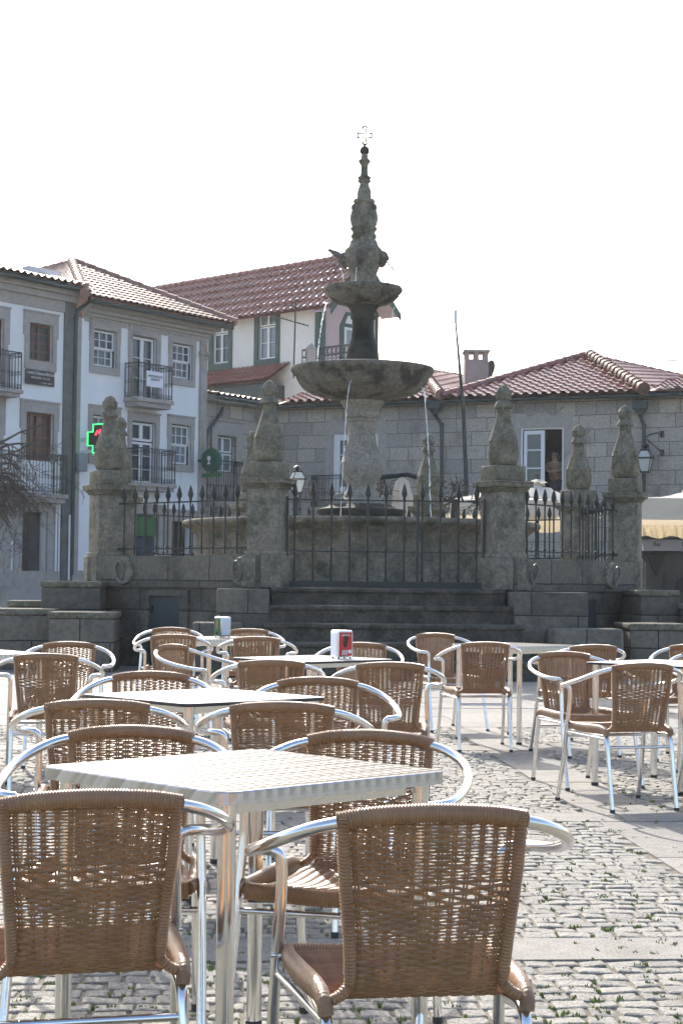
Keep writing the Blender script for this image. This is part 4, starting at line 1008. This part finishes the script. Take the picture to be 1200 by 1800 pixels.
# wing roof
wl=FB.W(xw0+.02,-.45,FB.m(362,700)[1]*0+zC+.08); wr=FB.W(xw1,-.30,zC+.08)
roofed('wing_roof',[wl,wr,FB.W(xw1,.2,zC+.16),FB.W(xw0+.02,1.3,zC+.50)],'tilebrown',hs,pitch=.28,course=.4)
MB().tube([(xw0+.1,-.38,zC+.02),(xw1+.3,-.38,zC+.02)],.07,8).build('gutter','gutter',hs,60)
# man at the window
px_=968; pm=FCW.m(965,857); mz=FCW.m(965,846)[1]
man=thing('person','person in a peach top with folded arms standing in the open window','person',FCW.W(pm[0]+.10,.40,FCW.m(965,793)[1]-.80),FCW.ang); man.scale=(1.08,1.0,.90)
def skinfig(name,verts,edges,rad,m_,parent,sub=2):
    me=bpy.data.meshes.new(name); me.from_pydata(verts,edges,[]); o=bpy.data.objects.new(name,me); col.objects.link(o)
    o.modifiers.new('s','SKIN'); sv=me.skin_vertices[0].data
    for i,r_ in enumerate(rad): sv[i].radius=(r_,r_) if not isinstance(r_,tuple) else r_
    sv[0].use_root=True; s2=o.modifiers.new('u','SUBSURF'); s2.levels=sub; s2.render_levels=sub
    dg=bpy.context.evaluated_depsgraph_get(); me2=bpy.data.meshes.new_from_object(o.evaluated_get(dg)); bpy.data.objects.remove(o)
    me2.materials.clear(); me2.materials.append(M[m_]); me2.name=name; me2.shade_smooth(); q=bpy.data.objects.new(name,me2); col.objects.link(q); q.parent=parent; return q
V=[(0,.05,-.15),(0,.0,.12),(0,-.05,.34),(0,-.09,.50),(0,-.11,.58),(0,-.145,.70),(0,-.14,.79),
   (-.17,-.07,.47),(-.27,-.14,.27),(-.10,-.30,.17),(.05,-.34,.17),(.17,-.07,.47),(.27,-.14,.27),(.10,-.31,.20),(-.05,-.35,.21)]
E_=[(0,1),(1,2),(2,3),(3,4),(4,5),(5,6),(3,7),(7,8),(8,9),(9,10),(3,11),(11,12),(12,13),(13,14)]
skinfig('body',V,E_,[(.19,.13),(.18,.13),(.19,.13),(.10,.09),(.06,.06),(.088,.10),(.075,.085),.075,.055,.042,.034,.075,.055,.042,.034],'skin',man)
skinfig('shirt',[V[0],V[1],V[2],V[3],(-.18,-.07,.47),(-.275,-.14,.28),(-.17,-.24,.21),(.18,-.07,.47),(.275,-.14,.28),(.17,-.24,.22)],[(0,1),(1,2),(2,3),(3,4),(4,5),(5,6),(3,7),(7,8),(8,9)],[(.235,.18),(.225,.175),(.235,.18),(.13,.115),.105,.085,.070,.105,.085,.070],'shirt',man)
MB().lathe([(.001,.10),(.06,.095),(.095,.06),(.105,.01),(.09,-.04),(.07,-.07)],16,T=Matrix.Translation((0,-.128,.765))@Matrix.Rotation(-.35,4,'X')).build('hair','hair',man,60)
skinfig('trousers',[(0,.05,-.05),(0,.05,-.3),(-.10,.05,-.6),(-.11,.05,-.8),(.10,.05,-.6),(.11,.05,-.8)],[(0,1),(1,2),(2,3),(1,4),(4,5)],[(.2,.14),(.19,.15),.10,.09,.10,.09],'trous',man)
fc=MB()
for s_ in (-1,1): fc.lathe([(.001,-.012),(.013,0),(.001,.012)],8,T=Matrix.Translation((s_*.035,-.235,.735)))
fc.lathe([(.001,-.03),(.02,-.015),(.012,.02),(.001,.035)],8,T=Matrix.Translation((0,-.245,.705))); fc.build('face_features','hair',man,60)

# ---- pink and white house behind
DD=66.0
pc2=at(563,524,DD); pl2=atz(380,551,pc2.z); FD=Fac(pl2,pc2); hd=thing('pink_gabled_house','tall house with stained white side and pale pink gable behind the stone house','house',FD.o,FD.ang)
L_=FD.L; zD=pc2.z; zlo=FD.m(420,650)[1]; xx0=FD.m(300,560)[0]
hd1=FD.r(375,562,402,638); hd2=FD.r(455,549,485,630); hd2=(hd2[0],hd2[1],hd2[2],hd2[3])
wall('wall','plaster2',hd,xx0,L_,zlo-4,zD,[hd1,hd2])
for h in (hd1,hd2):
    a,b,c,d=h; MB().box(a-.22,a,-.05,.02,c-.25,d+.18).box(b,b+.22,-.05,.02,c-.25,d+.18).box(a,b,-.05,.02,d,d+.18).box(a,b,-.05,.02,c-.25,c).build('green_surround','green',hd)
    window(hd,h,2,2,'white','glassl' if h is hd2 else 'glass',kind='case',transom=.55,y=.1)
MB().box(L_-.22,L_+.0,-.06,.0,zlo-4,zD-.2).build('corner_board','green',hd); MB().box(xx0,L_+.06,-.10,.0,zD-.28,zD-.02).build('fascia','green',hd)
# gable: right-hand wall turned 90 degrees
gw=None
FG=Fac(pc2,pc2+(-FD.n)*10)      # runs away from the corner into depth
xg=FG.m(663,560)[0]; ov=1.0; xa,zap=FG.m(640,450,ov); _e=FG.m(703,552,ov); oh=_e[0]-xg; zE=_e[1]; slr2=(zap-zE)/(xg+oh-xa)
def LG(x,y,z): return FG.W(x,y,z)
Mi=(Matrix.Translation(FD.o)@Matrix.Rotation(FD.ang,4,'Z')).inverted()
def gbuild(mb,name,m_): 
    o=mb.build(name,m_,hd); MG=Matrix.Translation(FG.o)@Matrix.Rotation(FG.ang,4,'Z'); o.data.transform(Mi@MG); o.data.update(); return o
m=MB(); m.extr([(0,zlo-4),(xg,zlo-4),(xg,zE+oh*slr2-.1),(xa,zap-.3),(0,zD)],0,.3); gbuild(m,'pink_gable_wall','pink')
m=MB(); m.box(0,.25,-.05,0,zlo-4,zD-.1).box(xg-.12,xg+.02,-.05,0,zlo-4,zD); gbuild(m,'gable_corner_board','green')
gx0=FG.m(597,560)[0]; gz0,gz1=FG.m(600,636)[1],FG.m(600,572)[1]; gx1=FG.m(630,560)[0]; gz2=FG.m(610,549)[1]; cx_=(gx0+gx1)/2
fpoly=[(gx0-.0,gz0-.3),(gx1+.3,gz0-.3),(gx1+.3,gz1),(cx_+.5,gz2),(cx_-.2,gz2),(gx0,gz1)]
m=MB(); m.extr(fpoly,-.06,-.002); gbuild(m,'gable_window_trim','green')
m=MB(); m.extr([(gx0+.2,gz0),(gx1+.1,gz0),(gx1+.1,gz1-.05),(gx0+.2,gz1-.05)],-.08,-.062); m.extr([(gx0+.25,gz1+.1),(gx1+.1,gz1+.1),(gx1,gz2-.1),(cx_-.15,gz2-.15)],-.08,-.062); gbuild(m,'gable_window_frame','white')
m=MB(); m.extr([(gx0+.32,gz0+.1),(gx1-.1,gz0+.1),(gx1-.1,gz1-.15),(gx0+.32,gz1-.15)],-.085,-.081); gbuild(m,'gable_window_pane','glassl')
# roof planes with overhang
sl_r=(zap-zD)/xa
def gp(x,y,z): return FG.W(x,y,z)
apF=gp(xa,-ov,zap); apB=gp(xa,0,zap)-FD.u*22
el=gp(-.5,-ov,zD-.5*sl_r+.12); elB=gp(-.5,0,zD-.5*sl_r+.12)-FD.u*22
er=gp(xg+oh,-ov,zE)
erB=gp(xg+oh,0,zE)-FD.u*22
roofed('roof',[elB,el,apF,apB],'tilel',hd,pitch=.36,course=.50,amp=.085,lip=.10)
roofed('far_roof',[erB,er,apF,apB],'tile',hd,pitch=.30,course=.45,amp=.07)
ridged(apF+Vector((0,0,.08)),apB+Vector((0,0,.08)),hd,r=.16,m_='tile')
m=MB()
m.extr([(-.5,zD-.5*sl_r-.2),(xa,zap-.32),(xg+oh,zE-.28),(xg+oh,zE),(xa,zap-.02),(-.5,zD-.5*sl_r+.1)],-ov-.05,-ov); gbuild(m,'bargeboard','green')
m=MB(); t_=.06
m.add([gq for gq in [(xg,-ov,zE+oh*slr2-.12),(xg+oh,-ov,zE-.12),(xg+oh,0,zE-.12),(xg,0,zE+oh*slr2-.12),(xa,-ov,zap-.05),(xa,0,zap-.05),(-.5,-ov,zD-.5*sl_r-.03),(-.5,0,zD-.5*sl_r-.03)]],[(0,1,2,3),(4,0,3,5),(6,4,5,7)]); gbuild(m,'soffit','pink')
# tiled skirt under the white side and the dark wall below
zs=FD.m(420,668)[1]
sk=[FD.W(xx0,-1.3,zlo-.75),FD.W(L_-1.6,-1.3,zlo-.75),FD.W(L_-1.6,-.0,zlo+.05),FD.W(xx0,0,zlo+.05)]
roofed('skirt_roof',sk,'tile',hd,pitch=.26,course=.4,amp=.04)
MB().box(xx0,L_-1.9,-1.15,-.0,zlo-4,zlo-.85).build('dark_lower_wall','gutter',hd)
# roof terrace post and railing
tp_=FD.m(530,640,1.6)
tr=thing('terrace_railing','scrolled iron railing of the roof terrace seen just above the large bowl','railing',FD.W(0,0,0),FD.ang)
r=MB(); xA,xB=FD.m(531,625,1.6)[0],FD.m(606,625,1.6)[0]; zA_=FD.m(560,612,1.6)[1]; zB_=zA_-1.25
for z in (zA_,zA_-.3,zB_): r.tube([(xA,-1.6,z),(xB+1.5,-1.6,z)],.03,6)
x=xA
while x<xB+1.5:
    r.tube([(x,-1.6,zB_),(x,-1.6,zA_)],.018,5); r.tube([(x+.1+.09*cos(a),-1.6,zA_-.15+.12*sin(a)) for a in [2*PI*k/8 for k in range(8)]],.014,4,closed=True); r.tube([(x+.1+.07*cos(a),-1.6,zA_-.6+.2*sin(a)) for a in [2*PI*k/8 for k in range(8)]],.014,4,closed=True); x+=.22
r.build('bars','iron',tr,60)
p=at(547,640,61); ch=thing('stub_chimney','small grey chimney stub with pointed cap behind the large bowl','chimney',(p.x,61,p.z-1.2))
MB().box(-.16,.16,-.16,.16,0,1.75).build('stack','gran',ch); MB().add([(-.2,-.2,1.75),(.2,-.2,1.75),(.2,.2,1.75),(-.2,.2,1.75),(0,0,1.97)],[(0,1,4),(1,2,4),(2,3,4),(3,0,4),(3,2,1,0)]).build('cap','gran',ch)
# TV aerial mast
p=at(516,640,60); an=thing('tv_aerial','thin television aerial on a mast in front of the white side wall','aerial',(p.x,60,p.z-.5))
ztp=at(518,527,60).z-p.z+.5; m=MB(); m.tube([(0,0,0),(.05,0,ztp)],.03,6); m.build('mast','iron',an)
zq=at(505,565,60).z-p.z+.5; m=MB(); m.tube([(-.6,0,zq+.15),(.5,0,zq-.15)],.02,5)
for k in range(8): t=-.55+k*.15; m.tube([(t,-.25,zq-.27*t),(t,.25,zq-.27*t)],.012,4)
m.tube([(-.35,0,ztp-.2),(.35,0,ztp-.25)],.012,4); m.build('elements','iron',an)

# chimney with dish
p=at(836,690,FCW.o.y); cy=FCW.o.y+2.8
c0=at(815,690,cy); c1=at(856,690,cy); zt=at(836,634,cy).z; wch=(c1.x-c0.x)
chm=thing('chimney','pinkish rendered chimney with open vents under a flat cap','chimney',((c0.x+c1.x)/2,cy,c0.z-.8))
H=zt-c0.z+.8; h2=wch/2
m=MB(); m.box(-h2,h2,-h2,h2,0,H); 
for sx in (-1,0,1): m.box(sx*(h2-.08)-.07,sx*(h2-.08)+.07,-h2,-h2+.12,H+.001,H+.26); m.box(sx*(h2-.08)-.07,sx*(h2-.08)+.07,h2-.12,h2,H+.001,H+.26)
m.build('stack','pinkch',chm); MB().box(-h2-.05,h2+.05,-h2-.05,h2+.05,H+.261,H+.33).build('cap','gran',chm)
p=at(865,650,cy+.3); ds=thing('satellite_dish','grey satellite dish seen edge-on behind the chimney','satellite dish',p)
m=MB(); m.lathe([(.001,0),(.16,.02),(.30,.08),(.33,.11),(.30,.10),(.15,.04),(.001,.02)],24,T=Matrix.Rotation(R(-65),4,'Z')@Matrix.Rotation(R(80),4,'X')); m.build('dish','dish',ds,60); MB().tube([(0,0,-.05),(-.1,.05,-.9)],.03,6).build('mount','iron',ds)
# tall thin antenna pole
p0=at(828,880,44); p1=at(800,562,44); po=thing('antenna_pole','very tall thin leaning pole rising above the roof beside the chimney','pole',p0)
d=p1-p0; MB().tube([(0,0,-2.5),d*.5,d],[.07,.05,.02],8).build('shaft','iron',po); MB().tube([d*.98,d*1.0+Vector((0,0,.25))],.05,6).build('tip','white',po)
p=at(1172,633,60); a2=thing('roof_aerial','short horizontal aerial just entering at the right edge','aerial',(p.x+1.2,60,p.z-1.5))
m=MB().tube([(0,0,0),(0,0,1.5)],.03,6).tube([(-1.2,0,1.5),(.5,0,1.4)],.02,5)
for k in range(7): m.tube([(-1.1+k*.2,-.2,1.49-k*.012),(-1.1+k*.2,.2,1.49-k*.012)],.012,4)
m.build('elements','iron',a2)
p=at(5,471,50); a3=thing('roof_aerial','thin aerial arm above the roof at the far left edge','aerial',(p.x,50,p.z-.3)); MB().tube([(-.3,0,.2),(.25,0,.42),(.3,0,.40)],.02,5).tube([(0,0,-.6),(0,0,.3)],.02,5).build('elements','iron',a3)

# ------------------------------------------------------------------ parasols, kiosk, lamps, bare trees
def parasol(px,ya,yv,Y,hw,drop,label,rz=0,fold=.0):
    """square market parasol: apex at photo (px,ya), canopy edge level at yv"""
    p=at(px,ya,Y); ze=at(px,yv,Y).z; t=thing('parasol',label,'parasol',(p.x,Y,0),rz,'cream square parasols')
    za=p.z; m=MB(); N=10; vs=[]; fs=[]
    for i in range(N+1):
        for j in range(N+1):
            u=-1+2*i/N; v=-1+2*j/N; r=max(abs(u),abs(v)); sag=-.05*sin(PI*r)*(1-abs(abs(u)-abs(v)))*1.0
            vs.append((u*hw,v*hw,za+(ze-za)*r+sag+random.uniform(-.006,.006)))
    for i in range(N):
        for j in range(N): a=i*(N+1)+j; fs.append((a,a+N+1,a+N+2,a+1))
    m.add(vs,fs); m.build('canopy','canvas',t,70)
    q=[(-hw,-hw),(hw,-hw),(hw,hw),(-hw,hw)]
    vm=MB()
    for k in range(4):
        (a,b),(c,d)=q[k],q[(k+1)%4]; n=14; vs=[];fs=[]
        for i in range(n+1):
            t_=i/n; x=a+(c-a)*t_; y=b+(d-b)*t_; o=.012*sin(t_*22); vs+= [(x*1.002,y*1.002,ze),(x*1.004+o*(b==d),y*1.004+o*(a==c),ze-drop)]
        for i in range(n): fs.append((2*i,2*i+2,2*i+3,2*i+1))
        vm.add(vs,fs)
    vm.build('valance','canvas',t,60)
    cp=MB(); cp.lathe([(.02,za+.05),(.12,za+.02),(.22,za-.03)],16,cap=False); cp.build('vent_cap','canvas',t,60)
    MB().tube([(0,0,0),(0,0,za+.16)],.035,10).build('pole','iron',t); rb=MB()
    for k in range(8):
        a=PI/4*k; R_=hw*(1.41 if k%2 else 1.0)*.98; rb.tube([(0,0,za-.06),(cos(a)*R_,sin(a)*R_,ze-.03)],.012,5)
    rb.build('ribs','iron',t); return t
parasol(944,846,892,38,1.15,.26,'cream square parasol just right of the gate pillar, wrinkled top bright in the sun',.15)
parasol(872,858,884,35.5,1.25,.30,'cream parasol half hidden behind the pillar right of the gate',-.1)
parasol(1216,861,882,34,1.35,.42,'large cream parasol with a deep grey valance cut by the right edge',0)
# second layer under the big parasol, sun shining through coloured in as yellow
def awning(px0,px1,ya,yb,Y,label):
    a=at(px0,ya,Y); b=at(px1,yb,Y); t=thing('awning',label,'awning',((a.x+b.x)/2,Y,b.z)); hw=(b.x-a.x)/2; h=a.z-b.z
    vs=[];fs=[];n=40;r=6
    for i in range(n+1):
        for j in range(r+1):
            x=-hw+2*hw*i/n; z=h*j/r; vs.append((x,.05*sin(i*.9)*(1-j/r)+.03*sin(i*2.3+j),z+.03*sin(i*.35)*(1-j/r)))
    for i in range(n):
        for j in range(r): k=i*(r+1)+j; fs.append((k,k+r+1,k+r+2,k+1))
    MB().add(vs,fs).build('cloth','canvas_lit',t,70); MB().tube([(-hw,0,h),(hw,0,h)],.02,6).tube([(-hw+.03,.02,h),(-hw+.03,.02,-b.z)],.025,6).tube([(hw-.03,.02,h),(hw-.03,.02,-b.z)],.025,6).build('frame','iron',t); return t
awning(1122,1225,905,945,35.8,'sagging cream cloth coloured as if sunlit yellow, hanging below the right edge parasol')
awning(800,1000,900,935,39.8,'cream cloth coloured as if sunlit yellow, hanging behind the gate pillar and right railing')
# folded parasol
p=at(706,845,33); fp=thing('folded_parasol','closed cream parasol standing upright beyond the basin, beside the rear pillar','parasol',(p.x,33,0))
H=p.z
MB().lathe([(.02,H+.08),(.12,H-.02),(.17,H-.25),(.24,H-.55),(.30,H-.9),(.24,H-1.0),(.16,H-1.6)],28,mod=lambda a,z:.16*cos(a*7)).build('cloth','canvas',fp,60)
MB().tube([(0,0,0),(0,0,H+.15)],.03,8).build('pole','iron',fp); MB().tube([(-.45,0,H+.05),(.1,0,H+.12),(.8,0,H-.08)],.05,6).build('arm','iron',fp)
# kiosk front under the right parasol
kp=at(1130,950,36.5); k=thing('kiosk','dark kiosk front with a grey fascia board, partly hidden behind the stone blocks','kiosk',(kp.x,36.8,0))
zt=at(1130,946,36.5).z; zf=at(1130,966,36.5).z
MB().box(.02,4,.1,2,0,zf).build('front_wall','kiosk',k); MB().box(-.02,4.1,-.15,2.1,zt,zt+.07).build('roof_edge','gutter',k)
f=MB().box(.04,4,-.06,.09,zf-.02,zt-.01).build('fascia','fascia',k)
text('Bar',.13,(.34,-.065,(zf+zt)/2),(PI/2,0,0),'btext',f); text('Pizza',.13,(1.0,-.065,(zf+zt)/2),(PI/2,0,0),'btext',f)
d=MB(); d.lathe([(.001,.0),(.16,.0),(.16,.04)],20,T=Matrix.Translation((.95,.05,zf-.75))@Matrix.Rotation(PI/2,4,'X')); d.build('round_plaque','blk',k); MB().extr([(.15,zf-.1),(.52,zf-.1),(.34,zf-.55)],.0,.09).build('hanging_pennant','blk',k)
for i in range(3): MB().box(.5+i*.55,.53+i*.55,.06,.099,zf-1.5,zf-.5).build('panel_joint','iron',k)
# street lamp seen through the gate
def lantern(mb_iron,mb_glass,s=1.0,T=Matrix.Identity(4)):
    def fr(w0,z0,w1,z1,mb,th):
        for sx,sy in ((1,1),(1,-1),(-1,-1),(-1,1)): mb.tube([(sx*w0,sy*w0,z0),(sx*w1,sy*w1,z1)],th,5,T=T)
    fr(.10*s,0,.17*s,.36*s,mb_iron,.012*s); fr(.18*s,.39*s,.10*s,.58*s,mb_iron,.012*s)
    for w_,z in ((.10,0),(.185,.375),(.10,.585)): mb_iron.box(-w_*s-.012*s,w_*s+.012*s,-w_*s-.012*s,w_*s+.012*s,z*s-.018*s,z*s+.018*s,T=T)
    mb_iron.lathe([(.04*s,.60*s),(.05*s,.66*s),(.12*s,.69*s),(.08*s,.735*s),(.02*s,.76*s)],12,T=T)
    for sx,sy in ((1,1),(1,-1),(-1,-1),(-1,1)): mb_iron.lathe([(.001,.37*s),(.02*s,.395*s),(.001,.43*s)],6,T=T@Matrix.Translation((sx*.195*s,sy*.195*s,0)))
    w0,w1=.092*s,.165*s
    mb_glass.add([(-w0,-w0,.03*s),(w0,-w0,.03*s),(w0,w0,.03*s),(-w0,w0,.03*s),(-w1,-w1,.35*s),(w1,-w1,.35*s),(w1,w1,.35*s),(-w1,w1,.35*s)],[(0,1,5,4),(1,2,6,5),(2,3,7,6),(3,0,4,7)],T)
    mb_glass.add([(-w1,-w1,.40*s),(w1,-w1,.40*s),(w1,w1,.40*s),(-w1,w1,.40*s),(-w0,-w0,.57*s),(w0,-w0,.57*s),(w0,w0,.57*s),(-w0,w0,.57*s)],[(0,1,5,4),(1,2,6,5),(2,3,7,6),(3,0,4,7)],T)
YL=36; p=at(522,866,YL); lp=thing('street_lamp','four-sided street lamp with sunlit white panes, right of the gate pillar','street lamp',(p.x,YL,0),.4)
zb=p.z; H_=at(522,818,YL).z-zb; s_=H_/.76; i1=MB(); g1=MB(); T=Matrix.Translation((0,0,zb)); lantern(i1,g1,s_,T); i1.build('lantern_frame','iron',lp,50); g1.build('lamp_glass','frost',lp)
pm_=MB()
for sx in (-1,1): pm_.tube([(sx*.07,0,.5),(sx*.07,0,zb)],.020,6)
pm_.tube([(0,0,0),(0,0,zb-.1)],.03,8)
for z in (zb-.35,zb-.02,.6): pm_.box(-.1,.1,-.03,.03,z-.02,z+.02)
pm_.lathe([(.16,0),(.14,.4),(.06,.55)],12); pm_.build('post','iron',lp,50)
# bracket lamp on the stone wall
x,z=FCW.m(1133,830,.55); wl_=thing('wall_lamp','dark wall-bracket lantern on the granite wall beside the downpipe','wall lamp',FCW.W(x,-.55,z),FCW.ang)
i1=MB(); g1=MB(); lantern(i1,g1,1.15); i1.build('lantern_frame','iron',wl_,50); g1.build('lamp_glass','frost',wl_)
MB().tube(cat_([(0,0,.85),(.05,.05,1.1),(.3,.3,1.22),(.42,.55,1.2)],5),.022,6).tube(cat_([(.05,.05,1.0),(.25,.3,.8),(.42,.55,.62)],5),.018,6).box(.36,.48,.50,.55,1.1,1.3).box(.36,.48,.50,.55,.52,.72).build('bracket','iron',wl_,60)
# flower pots on the small balcony
for fx,lab in ((FCW.m(557,850)[0],'potted plant on the left end of the small balcony'),(FCW.m(664,850)[0],'potted plant at the right end of the small balcony')):
    t=thing('potted_plant',lab,'plant',FCW.W(fx,-.35,FCW.m(600,872,.3)[1]))
    MB().lathe([(.12,0),(.16,.2),(.17,.24)],12).build('pot','ridge',t,50); lv=MB(); rd=random.Random(int(fx*10))
    for i in range(90):
        a=rd.random()*6.3; e=rd.uniform(.1,1.4); r_=rd.uniform(.1,.42); c=Vector((cos(a)*cos(e)*r_,sin(a)*cos(e)*r_,.25+sin(e)*r_*1.3)); d1=Vector((rd.uniform(-1,1),rd.uniform(-1,1),rd.uniform(-1,1)))*.06; d2=Vector((rd.uniform(-1,1),rd.uniform(-1,1),rd.uniform(-1,1)))*.05
        lv.add([c,c+d1,c+d1*.6+d2],[(0,1,2)])
    lv.build('foliage','green',t)
# bare branches
def bare_tree(name,label,base,trunk,ends,seed,n=120,spread=1.2,droop=.9,cat='tree'):
    rd=random.Random(seed); t=thing(name,label,cat,base); T=MB(); T.tube(cat_(trunk,5),[.16-.09*i/(len(trunk)*5-5) for i in range((len(trunk)-1)*5+1)],10); T.build('trunk','twig',t,60)
    b=MB()
    def grow(p,d,L,r,depth):
        pts=[p]; rs=[r]; n_=7; q=p.copy(); dd=d.copy()
        for i in range(n_):
            dd=(dd+Vector((rd.uniform(-.38,.38),rd.uniform(-.38,.38),rd.uniform(-.36,.34)-droop*.06))).normalized(); q=q+dd*L/n_; pts.append(q.copy()); rs.append(max(.0045,r*(1-.75*(i+1)/n_)))
        b.tube(pts,rs,5 if depth else 6)
        if depth<3:
            for k in range(rd.randint(3,5) if depth<2 else 3):
                i=rd.randint(2,n_-1); grow(pts[i],(dd+Vector((rd.uniform(-1,1),rd.uniform(-1,1),rd.uniform(-.5,.5)))*1.1).normalized(),L*rd.uniform(.4,.75),max(.007,rs[i]*.7),depth+1)
    for (p,d,L,r) in ends: grow(Vector(p),Vector(d).normalized(),L,r,0)
    b.build('branches','twig',t,60); return t
YT=40; p=at(-55,1000,YT); zc=at(0,800,YT).z
bare_tree('bare_tree','leafless drooping tree whose branches spread in from the left edge before the balconies',(p.x,YT,0),[(0,0,0),(.05,0,1.5),(0,.1,zc-.8),(.1,0,zc-.1)],
 [((0,0,zc-.2),(1,.1*k,.30-.11*k),1.65+.12*(k%4),.05) for k in range(-1,8)]+[((.1,0,zc-.4),(.9,-.3+.15*k,.15-.1*k),1.35,.045) for k in range(7)],5,droop=1.0)
YV=33; p=at(668,862,YV); zc=at(668,862,YV).z
bare_tree('bare_vine','tangled leafless vine left of the closed parasol beyond the basin',(p.x,YV,0),[(0,0,0),(.05,0,1.2),(0,.05,zc-.1)],[((0,0,zc-.15),(cos(k*1.05),.3*sin(k*2),.3*sin(k*1.7)+.15),.42,.022) for k in range(7)],8,droop=.3,cat='vine')
p=at(800,862,YV); zc=at(800,872,YV).z
bare_tree('bare_vine','tangled leafless vine with a sunlit tip between the rear pillar and the gate pillar',(p.x,YV,0),[(0,0,0),(-.05,0,1.2),(0,.05,zc-.1)],[((-.25+.08*k,0,zc-.1),(cos(k*.9),.3*sin(k*2),.3*sin(k*1.7)+.2),.48,.024) for k in range(9)],12,droop=.25,cat='vine')

# the frontal wall belongs to the same stone house as the wing
_A=lambda o:Matrix.Translation(o.location)@Matrix.Rotation(o.rotation_euler[2],4,'Z')
_M=_A(hs).inverted()@_A(hC)
for c in kids(hC):
    for d in [c]+kids(c): d.data.transform(_M)
    c.parent=hs
bpy.data.objects.remove(hC)
# ------------------------------------------------------------------ thin scattering volume added to lift far dark tones like veiling glare
hz=MB().box(-60,60,-6,95,-1.02,24).build('glare_haze',None or 'white'); tag(hz,kind='stuff')
hm=bpy.data.materials.new('glare_haze'); hm.use_nodes=True; n=hm.node_tree.nodes; n.remove(n['Principled BSDF']); pv_=n.new('ShaderNodeVolumePrincipled')
pv_.inputs['Density'].default_value=.00026; pv_.inputs['Color'].default_value=(.9,.93,1,1); pv_.inputs['Anisotropy'].default_value=.55; hm.node_tree.links.new(pv_.outputs[0],n['Material Output'].inputs['Volume'])
hz.data.materials.clear(); hz.data.materials.append(hm)
